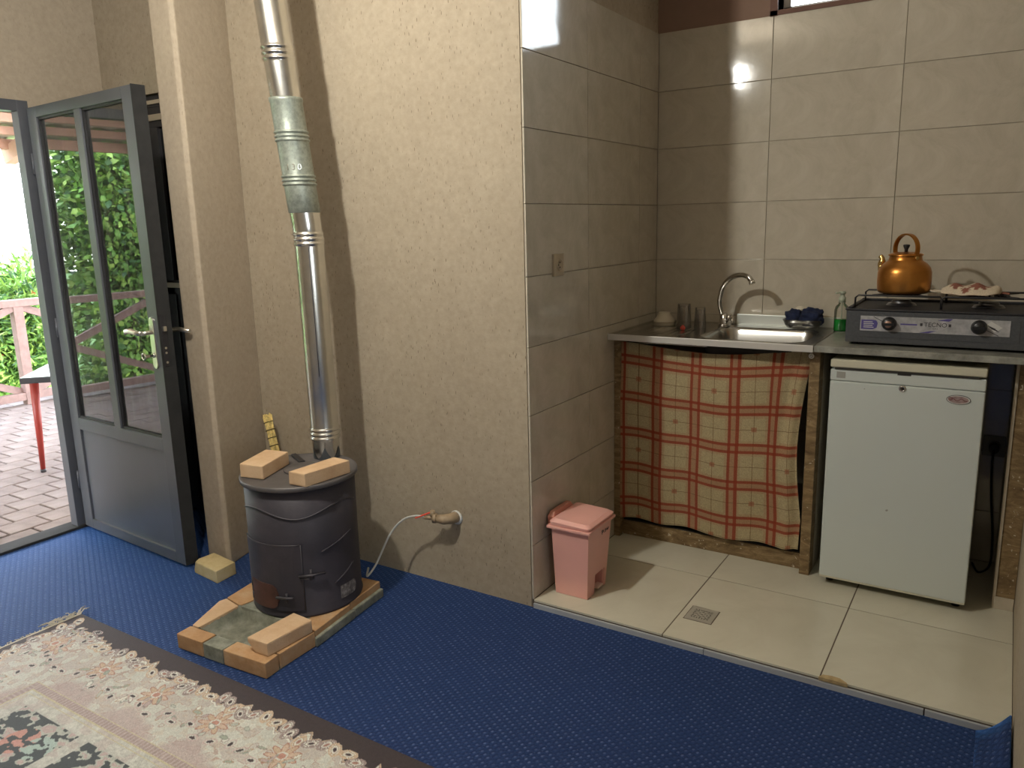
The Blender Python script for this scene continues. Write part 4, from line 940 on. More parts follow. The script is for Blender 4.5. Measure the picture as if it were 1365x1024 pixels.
# soap bottle
sb = thing('soap_bottle', (-0.572, 3.425, ZC), 'clear pump bottle a third full of green soap beside the gas hob', 'bottle')
c = (-0.572, 3.425, ZC)
lathe_obj('bottle_wall', [(0.0, 0.0), (0.027, 0.0), (0.0285, 0.004), (0.0285, 0.085), (0.024, 0.102), (0.013, 0.112), (0.012, 0.122)], c, M_CLEARPLASTIC, parent=sb)
lathe_obj('green_soap', [(0.0, 0.002), (0.026, 0.002), (0.0272, 0.005), (0.0272, 0.048), (0.0, 0.048)], c, M_GREENSOAP, parent=sb)
m = MB(); m.lathe([(0.0, 0.118), (0.014, 0.118), (0.014, 0.138), (0.009, 0.142), (0.009, 0.152), (0.013, 0.153), (0.013, 0.162), (0.0, 0.164)], c, 20); m.bar((c[0], c[1], c[2]+0.158), (c[0]-0.022, c[1]-0.020, c[2]+0.157), 0.009, 0.007)
m.cyl((c[0], c[1], c[2]+0.118), (c[0], c[1], c[2]+0.01), 0.002, 6); m.build('pump', M_PUMP, sb)
# tray with cloths behind the sink bowl
ty = thing('soap_tray', (-0.735, 3.455, ZC), 'small clear plastic tray on the sink rim behind the bowl, heaped with dark cloths', 'tray')
m = MB(); cx, cy, cz = -0.728, 3.450, ZC+0.002; n = 24; rows_ = []
for (a, b, z) in ((0.060, 0.030, 0.0), (0.070, 0.036, 0.010), (0.082, 0.043, 0.036), (0.080, 0.041, 0.036), (0.068, 0.034, 0.012), (0.055, 0.028, 0.004)):
    rows_.append([(cx+a*math.copysign(abs(math.cos(2*PI*k/n))**0.6, math.cos(2*PI*k/n)), cy+b*math.copysign(abs(math.sin(2*PI*k/n))**0.6, math.sin(2*PI*k/n)), cz+z) for k in range(n)])
vs = [p for r in rows_ for p in r]; fs = [(i*n+k, i*n+(k+1)%n, (i+1)*n+(k+1)%n, (i+1)*n+k) for i in range(5) for k in range(n)]+[tuple(range(n))[::-1], tuple(5*n+k for k in range(n))]
m.add(vs, fs, True); m.build('tray_shell', M_CLEARPLASTIC, ty)
def crumple(name, c, size, seed, mat, sub=4, amp=0.35):
    bm = bmesh.new(); bmesh.ops.create_icosphere(bm, subdivisions=sub, radius=1.0)
    from mathutils import noise as mn
    for v in bm.verts:
        p = v.co.copy(); q = p*1.7+Vector((seed*3.1, seed*1.3, 0)); d = mn.noise(q)*amp+mn.noise(q*2.7)*amp*0.5+abs(mn.noise(q*1.3+Vector((5, 2, 1))))*amp*0.6
        p *= 1+d; s = Vector(size); v.co = Vector((math.copysign(abs(p.x)**0.85, p.x)*s.x, p.y*s.y, p.z*s.z))
    me = bpy.data.meshes.new(name); bm.to_mesh(me); bm.free(); me.materials.append(mat)
    me.polygons.foreach_set('use_smooth', [True]*len(me.polygons)); o = bpy.data.objects.new(name, me); COL.objects.link(o); o.location = c; return o
tag(crumple('dish_cloth', (-0.765, 3.447, ZC+0.045), (0.034, 0.027, 0.034), 1, M_NAVY), 'crumpled black blue cloth in the left of the clear tray behind the sink', 'cloth', 'cloths in the tray')
tag(crumple('dish_cloth', (-0.695, 3.447, ZC+0.048), (0.048, 0.028, 0.034), 2.4, M_NAVY), 'folded navy cloth in the right of the clear tray behind the sink', 'cloth', 'cloths in the tray')
tag(crumple('scouring_sponge', (-0.745, 3.468, ZC+0.079), (0.022, 0.014, 0.013), 4, M_CERAMIC, amp=0.12), 'small pale sponge on top of the dark cloths in the tray', 'sponge')

# wall sockets
def socket(name, parentless_loc, axis, label, mat=M_IVORY):
    o = thing(name, parentless_loc, label, 'socket', rot=(0, 0, PI/2 if axis == 'x' else 0)); ORG[o.name] = (0, 0, 0)
    m = MB(); m.box(-0.038, -0.009, -0.041, 0.038, 0.0, 0.041); m.build('plate', mat, o, bevel=0.002)
    m = MB(); m.xform(Matrix.Identity(4)); n0 = 0
    m.lathe([(0.0, 0.002), (0.017, 0.002), (0.018, 0.0045), (0.022, 0.0045), (0.0225, 0.0)], (0, 0, 0), 24); m.xform(Matrix.Translation((0, -0.009, 0)) @ Matrix.Rotation(PI/2, 4, 'X')); m.build('socket_ring', mat, o)
    for x, z in ((0, 0.009), (0, -0.009)):
        m = MB(); m.cyl((x, -0.013, z), (x, -0.0105, z), 0.0026, 10); m.build('pin_hole', M_HOLE, o)
    m = MB(); m.cyl((-0.012, -0.0145, 0), (-0.012, -0.011, 0), 0.002, 8); m.build('earth_clip', M_HOLE, o); return o
socket('wall_socket', (XL, 2.560, 1.276), 'x', 'single ivory wall socket on the tiled side wall left of the sink')
so = socket('wall_socket', (0.005, YB, 0.52), 'y', 'grey wall socket in the dark gap to the right of the fridge', simple('dusty_grey_plastic', (0.2, 0.2, 0.19, 1), 0.5))
m = MB(); m.tube(spline([(0.005, YB-0.05, 0.515), (0.004, YB-0.075, 0.46), (0.012, YB-0.07, 0.33), (0.030, YB-0.08, 0.17), (0.030, YB-0.10, 0.06), (-0.005, YB-0.14, 0.038), (-0.03, YB-0.06, 0.04)]), 0.004, 8); m.cyl((0.005, YB-0.012, 0.52), (0.005, YB-0.052, 0.518), 0.018, 14)
tag(m.build('power_cable', M_BLACKCABLE), 'black plug and cable hanging in the dark gap beside the fridge', 'cable')

# ================================================================== FRIDGE
FX0, FX1, FY0, FY1 = -0.527, -0.035, 3.000, 3.470
fr_ = thing('mini_fridge', ((FX0+FX1)/2, 3.2, ZP), 'small white single door fridge under the grey worktop', 'fridge')
m = MB(); m.box(FX0+0.004, FY0+0.045, 0.062, FX1-0.004, FY1, 0.884); m.build('body', M_FRIDGE, fr_, bevel=0.004)
m = MB(); m.box(FX0-0.001, FY0-0.004, 0.886, FX1+0.001, FY1, 0.916); m.build('top_lid', M_FRIDGE_CREAM, fr_, bevel=0.007, bseg=3)
m = MB(); m.box(FX0+0.012, FY0+0.034, 0.075, FX1-0.012, FY0+0.046, 0.886); m.build('gasket', M_GASKET, fr_)
dm = MB(); dm.box(FX0, FY0, 0.068, FX1, FY0+0.036, 0.836); dd = dm.build('door', M_FRIDGE, fr_, bevel=0.006, bseg=3)
m = MB(); m.box(FX0, FY0, 0.8375, FX1, FY0+0.036, 0.879); m.build('door_cap', M_FRIDGE, dd, bevel=0.005, bseg=3)
m = MB(); m.box(FX0+0.022, FY0-0.0006, 0.848, FX0+0.052, FY0+0.0004, 0.871); m.build('hinge_recess_patch', simple('recess_shade_grey', (0.33, 0.33, 0.30, 1), 0.5), dd)  # flat patch; the shade of a recess is put into its grey
m = MB(); m.box(FX0+0.015, FY0-0.003, 0.880, FX1-0.02, FY0+0.03, 0.8865); m.build('dark_gap', M_GASKET, fr_)
m = MB(); m.box(-0.305, FY0-0.001, 0.873, -0.262, FY0+0.01, 0.8795); m.build('finger_notch', M_GASKET, dd)
m = MB(); m.lathe([(0.0, 0.003), (0.006, 0.003), (0.0065, 0.005), (0.011, 0.004), (0.0125, 0.0)], (0, 0, 0), 22); m.xform(Matrix.Translation((-0.286, FY0, 0.826)) @ Matrix.Rotation(PI/2, 4, 'X')); lk = m.build('lock', M_CHROME, dd)
MB().box(-0.2875, FY0-0.0055, 0.822, -0.2845, FY0-0.003, 0.830).build('keyhole', M_HOLE, lk)
def oval(cx, cz, a, b, y, th, n=32):
    m = MB(); p = [(cx+a*math.cos(2*PI*k/n), cz+b*math.sin(2*PI*k/n)) for k in range(n)]
    m.add([(x, y, z) for x, z in p]+[(x, y-th, z) for x, z in p], [tuple(range(n))[::-1], tuple(range(n, 2*n))]+[(i, (i+1)%n, n+(i+1)%n, n+i) for i in range(n)]); return m
bg = oval(-0.112, 0.8035, 0.0365, 0.0165, FY0, 0.002).build('badge', M_INK, dd)
oval(-0.112, 0.8035, 0.0345, 0.0150, FY0-0.002, 0.0006).build('badge_rim', M_LABELWHITE, bg); oval(-0.112, 0.8035, 0.0305, 0.0125, FY0-0.0026, 0.0004).build('badge_face', M_BADGE, bg)
m = MB()
m.tube([(-0.136+0.0125*t, FY0-0.0032, 0.8035+0.004*math.sin(3.0*t)) for t in [0.25*k for k in range(17)]], 0.0010, 5)
m.tube([(-0.136+0.006*math.cos(a), FY0-0.0032, 0.806+0.005*math.sin(a)) for a in [0.4*k for k in range(16)]], 0.0011, 5); m.build('badge_script', M_BADGE_RED, bg)
for x in (FX0+0.03, FX1-0.03):
    m = MB(); m.cyl((x, FY0+0.06, ZP), (x, FY0+0.06, 0.064), 0.014, 12); m.build('foot', M_BLACKPLASTIC, fr_)
    m = MB(); m.cyl((x, FY1-0.04, ZP), (x, FY1-0.04, 0.064), 0.014, 12); m.build('foot', M_BLACKPLASTIC, fr_)
m = MB(); m.box(FX0+0.002, FY0+0.002, 0.062, FX1-0.002, FY0+0.034, 0.069); m.build('door_bottom_edge', M_FRIDGE_CREAM, dd)

# ================================================================== GAS HOB
HX0, HX1, HY0, HY1 = -0.497, 0.100, 3.075, 3.40
HB = ZC+0.009; HT = 1.088
hob = thing('gas_hob', (-0.2, 3.24, ZC), 'dark grey two burner table top gas hob at the right of the worktop', 'hob')
m = MB(); m.box(HX0, HY0, HB, HX1, HY1, HT); m.build('casing', M_HOB, hob, bevel=0.004, bseg=3)
m = MB(); m.prism([(HX0-0.004, HY0-0.004), (HX1+0.004, HY0-0.004), (HX1+0.004, HY1+0.004), (HX0-0.004, HY1+0.004)], HT, HT+0.007)
m.box(HX0+0.006, HY0+0.006, HT+0.007, HX0+0.020, HY1-0.006, HT+0.014); m.box(HX0+0.006, HY1-0.02, HT+0.007, HX1-0.006, HY1-0.006, HT+0.016); m.box(HX1-0.020, HY0+0.006, HT+0.007, HX1-0.006, HY1-0.006, HT+0.014)
m.build('drip_tray', M_HOB_TOP, hob, bevel=0.003)
for x in (HX0+0.03, HX1-0.03):
    for y in (HY0+0.03, HY1-0.03): m = MB(); m.cyl((x, y, ZC), (x, y, HB+0.002), 0.012, 12); m.build('foot', M_BLACKPLASTIC, hob)
m = MB(); m.box(HX0+0.045, HY0-0.0015, HB+0.022, 0.045, HY0+0.002, HB+0.100); m.build('front_recess', M_HOB, hob, bevel=0.001)
cp = MB().box(-0.447, HY0-0.0035, 1.016, 0.016, HY0, 1.070).build('control_panel', M_HOB_PANEL, hob)
yf = HY0-0.0035
def flat(pts, y, mat, name, par, th=0.0004):
    m = MB(); n = len(pts); m.add([(x, y, z) for x, z in pts]+[(x, y-th, z) for x, z in pts], [tuple(range(n)), tuple(range(n, 2*n))[::-1]]+[(i, (i+1)%n, n+(i+1)%n, n+i) for i in range(n)]); return m.build(name, mat, par)
lb_ = flat([(-0.444, 1.022), (-0.405, 1.022), (-0.392, 1.028), (-0.389, 1.045), (-0.394, 1.054), (-0.402, 1.056), (-0.444, 1.056)], yf, M_PURPLE, 'violet_label', cp)
flat([(-0.20, 1.062), (-0.17, 1.069), (-0.152, 1.069), (-0.165, 1.060)], yf, M_PURPLE, 'violet_flash', cp)
flat([(-0.255, 1.017), (-0.225, 1.017), (-0.200, 1.026), (-0.222, 1.024)], yf, M_PURPLE, 'violet_flash', cp)
flat([(-0.315, 1.042), (-0.262, 1.042), (-0.262, 1.047), (-0.315, 1.047)], yf, M_PURPLE, 'violet_line', cp)
for k in range(4): flat([(-0.436, 1.028+k*0.0065), (-0.402-0.004*(k % 2), 1.028+k*0.0065), (-0.402-0.004*(k % 2), 1.0305+k*0.0065), (-0.436, 1.0305+k*0.0065)], yf-0.0004, M_LABELWHITE, 'small_print_line', lb_)
stc = flat([(-0.060, 1.049), (-0.040, 1.066), (-0.006, 1.046), (-0.026, 1.030)], yf, M_LABELWHITE, 'white_sticker', cp)
for k in range(3):
    a = 0.004+0.005*k; flat([(-0.053+a, 1.050-a*0.9+0.004), (-0.030+a, 1.034-a*0.9+0.009), (-0.029+a, 1.036-a*0.9+0.009), (-0.052+a, 1.052-a*0.9+0.004)], yf-0.0004, M_INK, 'small_print_line', stc)
MF = lambda x, z, y: Matrix.Translation((x, y, z)) @ Matrix.Rotation(PI/2, 4, 'X')
text_mesh(cp, 'lettering', 'TECNO', 0.021, MF(-0.205, 1.046, yf-0.0004), M_INK)
flat([(-0.253, 1.041), (-0.245, 1.041), (-0.245, 1.051), (-0.253, 1.051)], yf, M_INK, 'printed_square', cp); flat([(-0.165, 1.041), (-0.157, 1.041), (-0.157, 1.051), (-0.165, 1.051)], yf, M_INK, 'printed_square', cp)
text_mesh(cp, 'small_lettering', 'GAS', 0.009, MF(-0.205, 1.033, yf-0.0004), M_WIRE)
for x, cen in ((-0.352, M_KNOBCENTER), (-0.074, M_BLACKPLASTIC)):
    m = MB(); m.lathe([(0.0, 0.026), (0.016, 0.026), (0.020, 0.022), (0.022, 0.008), (0.0245, 0.004), (0.0245, 0.0)], (0, 0, 0), 28); m.bar((-0.018, 0, 0.027), (0.018, 0, 0.027), 0.009, 0.008, up=(0, 0, 1))
    m.xform(Matrix.Translation((x, yf, 1.045)) @ Matrix.Rotation(PI/2, 4, 'X')); kb = m.build('knob', M_BLACKPLASTIC, hob)
    m = MB(); m.lathe([(0.0, 0.0275), (0.011, 0.027), (0.013, 0.0255), (0.013, 0.024)], (0, 0, 0), 20); m.xform(Matrix.Translation((x, yf, 1.045)) @ Matrix.Rotation(PI/2, 4, 'X')); m.build('knob_centre', cen, kb)
    for s, e in (((x-0.052, 1.068), (x-0.022, 1.052)), ((x+0.022, 1.036), (x+0.058, 1.018))):
        if x < -0.2 and s[0] > x: continue
        if x > -0.2 and s[0] < x: continue
        m = MB(); m.bar((s[0], yf-0.0003, s[1]), (e[0], yf-0.0003, e[1]), 0.0006, 0.002, up=(0, 0, 1)); m.build('dial_mark', M_INK, hob)
GZ = 1.142
for cx in (-0.335, -0.055):
    cy = 3.245; m = MB(); m.lathe([(0.0, 0.020), (0.030, 0.020), (0.034, 0.014), (0.030, 0.010), (0.045, 0.008), (0.052, 0.0)], (cx, cy, HT+0.007), 28); m.build('burner', M_BURNER, hob)
    w_, d_ = 0.120, 0.130; g = MB()
    x0, x1, y0, y1 = cx-w_, cx+w_+0.008, cy-d_, cy+d_; zt = HT+0.008
    for yy in (y0+0.01, y1-0.01):
        g.tube([(x0-0.022, yy, zt), (x0-0.022, yy, GZ-0.012), (x0-0.012, yy, GZ-0.003), (x1+0.006, yy, GZ-0.003), (x1+0.012, yy, GZ-0.012), (x1+0.012, yy, zt)], 0.0035, 8)
    for k in range(4):
        a = PI/4+k*PI/2; g.tube([(cx+0.022*math.cos(a), cy+0.022*math.sin(a), GZ-0.003), (cx+0.15*math.cos(a)*0.82, cy+0.15*math.sin(a), GZ-0.003)], 0.0035, 8)
    for k in range(5): g.tube([(cx-0.055+0.0275*k, cy-0.055, GZ-0.003), (cx-0.055+0.0275*k, cy+0.055, GZ-0.003)], 0.003, 6)
    g.tube([(cx+0.06*math.cos(a), cy+0.06*math.sin(a), GZ-0.005) for a in [2*PI*k/24 for k in range(24)]], 0.003, 6, closed=True)
    g.build('pan_support', M_BLACKPLASTIC, hob)
# kettle
kx, ky, kz = -0.330, 3.225, GZ+0.001
kt = thing('kettle', (kx, ky, kz), 'golden copper kettle with arched handle on the left burner', 'kettle')
m = MB(); m.lathe([(0.0, 0.0), (0.080, 0.0), (0.086, 0.004), (0.089, 0.012), (0.091, 0.045), (0.090, 0.075), (0.085, 0.092), (0.072, 0.108), (0.058, 0.117), (0.056, 0.122), (0.054, 0.135), (0.052, 0.137), (0.0, 0.137)], (kx, ky, kz), 56); m.build('body', M_COPPER, kt, fix=False)
lid = lathe_obj('lid', [(0.0585, 0.136), (0.0585, 0.140), (0.050, 0.144), (0.030, 0.148), (0.0, 0.150)], (kx, ky, kz), M_COPPER, 48, kt)
lathe_obj('lid_knob', [(0.0, 0.149), (0.006, 0.149), (0.006, 0.158), (0.012, 0.171), (0.010, 0.175), (0.0, 0.176)], (kx, ky, kz), M_BLACKPLASTIC, 20, lid)
hd = Vector((0.72, -0.69, 0)).normalized()
m = MB(); pts = []
for k in range(25):
    a = PI*(-0.12+1.24*k/24); r = 0.057; pts.append((kx+hd.x*r*math.cos(a), ky+hd.y*r*math.cos(a), kz+0.160+r*0.92*math.sin(a)))
pts = [(kx+hd.x*0.051, ky+hd.y*0.051, kz+0.128)]+pts+[(kx-hd.x*0.051, ky-hd.y*0.051, kz+0.128)]
nrm = hd.cross(Vector((0, 0, 1)))
vs = []; fs = []
for i, p in enumerate(pts):
    p = Vector(p); q = Vector(pts[min(i+1, len(pts)-1)])-Vector(pts[max(i-1, 0)]); q.normalize(); out = q.cross(nrm).normalized()
    for s, t in ((-1, -1), (1, -1), (1, 1), (-1, 1)): vs.append(p+nrm*0.0085*s+out*0.0028*t)
for i in range(len(pts)-1):
    for k in range(4): fs.append((i*4+k, i*4+(k+1)%4, (i+1)*4+(k+1)%4, (i+1)*4+k))
fs += [(3, 2, 1, 0), tuple(4*(len(pts)-1)+k for k in range(4))]
m.add(vs, fs); m.build('handle', M_COPPER, kt, bevel=0.0012)
sp = -hd*0.35+Vector((-0.75, 0.30, 0)); sp.normalize()
m = MB(); m.tube(spline([(kx+sp.x*0.068, ky+sp.y*0.068, kz+0.060), (kx+sp.x*0.098, ky+sp.y*0.098, kz+0.092), (kx+sp.x*0.094, ky+sp.y*0.094, kz+0.118), (kx+sp.x*0.104, ky+sp.y*0.104, kz+0.132)], 6), [0.016]*6+[0.012]*6+[0.009]*6+[0.008], 14); m.build('spout', M_BRASS, kt)
for s in (-1, 1):
    m = MB(); p = Vector((kx, ky, kz+0.128))+hd*0.0535*s; m.cyl(p, p+hd*0.006*s, 0.007, 12); m.build('handle_rivet', M_BRASS, kt)
# pot holder lying on the right burner
n1, n2 = 60, 34; P = np.zeros((n2, n1, 3)); u = np.linspace(-1, 1, n1); v = np.linspace(-1, 1, n2); Uh, Vh = np.meshgrid(u, v)
wid = np.sqrt(np.clip(1-Uh**2, 0, 1))**0.75
mx_, my_ = Uh*0.094, Vh*0.075*wid
ang = -0.12; Xh = -0.112+mx_*math.cos(ang)-my_*math.sin(ang); Yh = 3.200+mx_*math.sin(ang)+my_*math.cos(ang)
th = 0.026*np.clip(wid, 0, 1)*(1-np.abs(Vh)**2.2)+0.004*np.sin(Uh*8+Vh*3)*wid*(1-np.abs(Vh))
base_z = GZ+0.006-0.010*np.clip(Vh*-1, 0, 1)**2*0+0.012*np.clip(Uh, -1, 1)**2*0.3
for sgn, nm in ((1, 'upper'), (-1, 'lower')): pass
Zt = base_z+th+0.010*(1-Vh**2)*0.6+0.002*np.sin(9*Uh); Zb = base_z-0.001
top_ = np.stack([Xh, Yh, Zt], -1); bot_ = np.stack([Xh, Yh, Zb+0*Uh], -1)
both = np.concatenate([top_, bot_[::-1]], 0); both = np.concatenate([both, both[:1]], 0)
me = grid_mesh('quilted_cloth', both, attr_mat('printed_cotton_pot_holder', 0.95, bump=0.3, bscale=260))
def blob(cx, cy, rx, ry, wob): return ((Uh-cx)/(rx*1.35))**2+((Vh-cy)/(ry*1.35))**2 < 1+0.5*np.sin(7*np.arctan2(Vh-cy, Uh-cx)+wob)
colh = np.ones((n2, n1, 3))*np.array([0.62, 0.53, 0.40])
for cx, cy, rx, ry, wb in ((-0.45, -0.25, 0.16, 0.30, 0), (-0.28, 0.2, 0.10, 0.18, 2), (0.28, -0.35, 0.24, 0.24, 1), (0.45, 0.15, 0.2, 0.16, 3), (0.02, 0.6, 0.15, 0.2, 0), (-0.1, -0.7, 0.1, 0.14, 1)):
    k = blob(cx, cy, rx, ry, wb); colh[k] = (0.25, 0.10, 0.07)
cb_ = np.ones((n2, n1, 3))*np.array([0.40, 0.22, 0.15])
cc = np.concatenate([colh, cb_, colh[:1]], 0); color_attr(me, cc.reshape(-1, 3))
ph = thing('pot_holder', (-0.112, 3.2, GZ), 'oval cream cotton pot holder with brown print lying on the right burner', 'pot holder')
me.transform(Matrix.Translation((0.112, -3.2, -GZ))); o = bpy.data.objects.new('quilted_cloth', me); COL.objects.link(o); o.parent = ph
m = MB(); m.tube(spline([(-0.198, 3.205, GZ+0.008), (-0.225, 3.190, GZ+0.010), (-0.240, 3.205, GZ+0.013), (-0.222, 3.215, GZ+0.012), (-0.198, 3.208, GZ+0.010)], 6), 0.0035, 6); m.build('hanging_loop', M_MITT, ph)
m = MB(); m.tube(spline([(-0.030, 3.190, GZ+0.008), (-0.010, 3.18, GZ+0.011), (0.004, 3.175, GZ+0.008)], 6), 0.004, 6); m.build('ribbon_end', M_MITT_BROWN, ph)

# ================================================================== RUG
RX0, RY1 = -2.895, 1.430; RX1, RY0 = -0.60, -0.35
def rug_colors(X, Y, seed=11):
    """X from the left edge, Y from the far edge (both positive inwards)"""
    rs = np.random.RandomState(seed)
    dark = np.array([0.045, 0.032, 0.034]); cream = np.array([0.60, 0.605, 0.545]); pink = np.array([0.42, 0.33, 0.31]); grey = np.array([0.40, 0.42, 0.37]); tan = np.array([0.50, 0.38, 0.27]); rose = np.array([0.42, 0.22, 0.17]); green = np.array([0.33, 0.37, 0.30])
    d = np.minimum(X, Y); t = np.where(Y < X, X, Y+3.7)
    C = np.ones(X.shape+(3,))*dark
    def vn(fx, fy, k):   # smooth value noise
        g = np.random.RandomState(k).rand(256, 256); a = X*fx; b = Y*fy
        i = np.floor(a).astype(int); j = np.floor(b).astype(int); u = a-i; v = b-j; u = u*u*(3-2*u); v = v*v*(3-2*v)
        g00 = g[i % 256, j % 256]; g10 = g[(i+1) % 256, j % 256]; g01 = g[i % 256, (j+1) % 256]; g11 = g[(i+1) % 256, (j+1) % 256]
        return (g00*(1-u)+g10*u)*(1-v)+(g01*(1-u)+g11*u)*v
    n1 = vn(9, 9, 1); n2 = vn(38, 38, 2); n3 = vn(90, 90, 3)
    per = 0.285
    ph = (t % per)/per
    dark_w = np.where(Y < X, 0.072, 0.030)
    scal = dark_w+0.034*np.abs(np.sin(PI*(ph)))**0.6*np.where(ph < 0.5, 1.2, 0.3)+0.008*np.sin(t*95)+0.006*np.sin(t*171+1)-0.01
    inside = d > scal
    f = cream*1.0
    base = cream*(1-n1[..., None]*0.45)+grey*(n1[..., None]*0.45)
    m_ = (n2 > 0.58)[..., None]; base = np.where(m_, base*0.55+pink*0.45, base)
    m_ = (n3 > 0.72)[..., None]; base = np.where(m_, base*0.7+tan*0.3, base)
    line = (np.abs(n2-0.52) < 0.030)[..., None]; base = np.where(line, rose*0.45+base*0.45, base)
    # wide band: cream by the outer edge, mauve-pink towards the inner stripe
    mau = np.clip((d-(0.275+0.04*np.sin(2*PI*t/per)+0.018*np.sin(t*41)))/0.03, 0, 1)*0.8
    base = base*(1-mau[..., None])+(pink*0.95+0.05*n3[..., None])*mau[..., None]
    C = np.where(inside[..., None], base, C)
    # scroll outlines hugging the scallop edge
    for off, col in ((0.0035, tan*0.95), (0.010, pink*0.7), (0.014, cream*1.15)):
        k = inside & (np.abs(d-scal-off) < 0.0028); C[k] = col
    # motifs
    def stamp(cx, cy, rx, ry, a, fill, edge, w=0.18, only=None):
        ca, sa = math.cos(a), math.sin(a); R = max(rx, ry)*1.15
        k = (np.abs(X-cx) < R) & (np.abs(Y-cy) < R)
        if not k.any(): return
        x = X[k]-cx; y = Y[k]-cy; u = (x*ca+y*sa)/rx; v = (-x*sa+y*ca)/ry; r = np.sqrt(u*u+v*v); c = C[k]
        if fill is not None: c[r < 1-w] = fill
        c[(r >= 1-w) & (r < 1)] = edge; C[k] = c
    def pos(tt, dd, left):   # band position to rug x,y
        return (dd, tt) if left else (tt, dd)
    for left in (False, True):
        L_ = 1.78 if left else 2.3; off = 0.0
        k = 0
        while 0.12+k*per < L_:
            tc = 0.17+k*per; dw = 0.030 if left else 0.072
            # row of curled petals that break the dark edge
            for j in range(7):
                a = rs.uniform(0, PI); tt = tc-0.13+j*0.040+rs.uniform(-.006, .006); dd = dw+0.022+0.016*math.sin(j*1.3+k)
                p = pos(tt, dd, left); e = pink*0.75 if j % 3 else tan*1.1
                stamp(p[0], p[1], 0.030, 0.018, a if not left else a+1.2, cream*1.1, e, 0.26); stamp(p[0], p[1], 0.021, 0.012, a if not left else a+1.2, None, e*0.8, 0.22)
                stamp(p[0], p[1], 0.011, 0.006, a, dark if j % 2 == 0 else rose*0.8, pink, 0.2)
            # rosette of pointed petals
            dd = dw+0.105; p = pos(tc, dd, left)
            for j in range(9):
                a = 2*PI*j/9; stamp(p[0]+0.030*math.cos(a), p[1]+0.030*math.sin(a), 0.026, 0.010, a, (tan*1.05 if j % 2 else np.array([0.55, 0.42, 0.32])), rose*0.9, 0.22)
            stamp(p[0], p[1], 0.017, 0.017, 0, rose*1.1, cream, 0.3)
            # side leaves and scrolls
            for j in range(12):
                a = rs.uniform(0, 2*PI); p = pos(tc+rs.uniform(-0.14, 0.14), dw+rs.uniform(0.07, 0.20), left)
                stamp(p[0], p[1], rs.uniform(0.012, 0.026), rs.uniform(0.005, 0.010), a, [cream*1.1, green, pink*1.1, grey*1.1][j % 4], [pink*0.7, grey*0.7, tan*0.8][j % 3], 0.3)
            # dark eyes with pale outlines near the inner side
            for j in range(5):
                p = pos(tc-0.12+0.06*j, dw+0.165+0.022*math.sin(2.1*j+k), left); a = rs.uniform(0, PI)
                stamp(p[0], p[1], 0.022, 0.013, a, None, pink*1.25, 0.2); stamp(p[0], p[1], 0.0145, 0.0075, a, dark*1.2, cream, 0.25)
            k += 1
    # inner stripe and guards
    k = (d > 0.330) & (d < 0.362); C[k] = (pink*0.85+0.14*((np.sin(t*430) > 0.2)[..., None])*cream)[k]
    for a in (0.330, 0.362, 0.378, 0.412):
        k = np.abs(d-a) < 0.0022; C[k] = np.array([0.50, 0.46, 0.30])
    k = (d > 0.3645) & (d < 0.4095)
    g = cream*0.85*(0.8+0.35*n3[..., None]); g = np.where((n2 > 0.6)[..., None], g*0.6+pink*0.4, g); C[k & (np.abs(d-0.378) > 0.0022)] = g[k & (np.abs(d-0.378) > 0.0022)]
    # field of dark floral panels
    fx = X-0.438; fy = Y-0.418; inn = (fx > -0.03) & (fy > -0.008)
    pw, phh, gap = 0.345, 0.40, 0.048
    ix = fx % pw; iy = fy % phh; panel = inn & (fx > 0) & (fy > 0) & (ix < pw-gap) & (iy < phh-gap)
    C[inn] = (cream*0.8*(0.82+0.3*n3[..., None])+0*pink)[inn]
    k = inn & (n2 > 0.62); C[k] = C[k]*0.6+pink*0.4
    C[panel] = np.array([0.045, 0.055, 0.055])
    flow = vn(30, 55, 7)*0.6+vn(75, 95, 8)*0.4
    k = panel & (flow > 0.50); C[k] = (grey*0.95*(0.9+0.3*n3[..., None]))[k]
    k = panel & (flow > 0.66); C[k] = pink*1.05
    pid = np.floor(fx/pw)+3*np.floor(fy/phh)
    k = panel & (np.hypot(ix-0.16, iy-0.10) < 0.055) & (flow > 0.42); C[k] = np.array([0.50, 0.26, 0.21])
    k = panel & (np.hypot(ix-0.24, iy-0.09) < 0.05) & (flow > 0.46); C[k] = np.array([0.36, 0.46, 0.42])
    C *= (0.86+0.28*rs.rand(*X.shape))[..., None]
    return np.clip(C, 0, 1)
def rug_patch(xa, xb, ya, yb, step):
    nx, ny = int((xb-xa)/step)+1, int((yb-ya)/step)+1
    X, Y = np.meshgrid(np.linspace(xa, xb, nx), np.linspace(ya, yb, ny))
    skew = -0.010
    P = np.stack([RX0+X, RY1-Y+skew*0*X, 0.0075+0.0012*np.sin(X*7+1)*np.sin(Y*6)+0*X], -1)
    return P, rug_colors(X, Y)
rg = thing('floral_rug', (-1.75, 0.5, 0), 'cream and dark brown floral rug with fringe lying on the blue carpet', 'rug')
Wr, Hr = RX1-RX0, RY1-RY0
m = MB(); m.box(RX0, RY0, 0.0005, RX1, RY1, 0.0062); m.build('backing', simple('dark_rug_backing', (0.055, 0.04, 0.04, 1), 0.95), rg)
for nm, (xa, xb, ya, yb, stp) in (('pile', (0.0, 1.75, 0.0, 0.66, 0.0030)), ('pile', (1.75, Wr, 0.0, 0.66, 0.0070)), ('pile', (0.0, Wr, 0.66, Hr, 0.0085))):
    P, Cg = rug_patch(xa, xb, ya, yb, stp); me = grid_mesh(nm, P-np.array(world_loc(rg)), M_RUG); color_attr(me, Cg.reshape(-1, 3))
    o = bpy.data.objects.new(nm, me); COL.objects.link(o); o.parent = rg
m = MB(); r_ = random.Random(9)
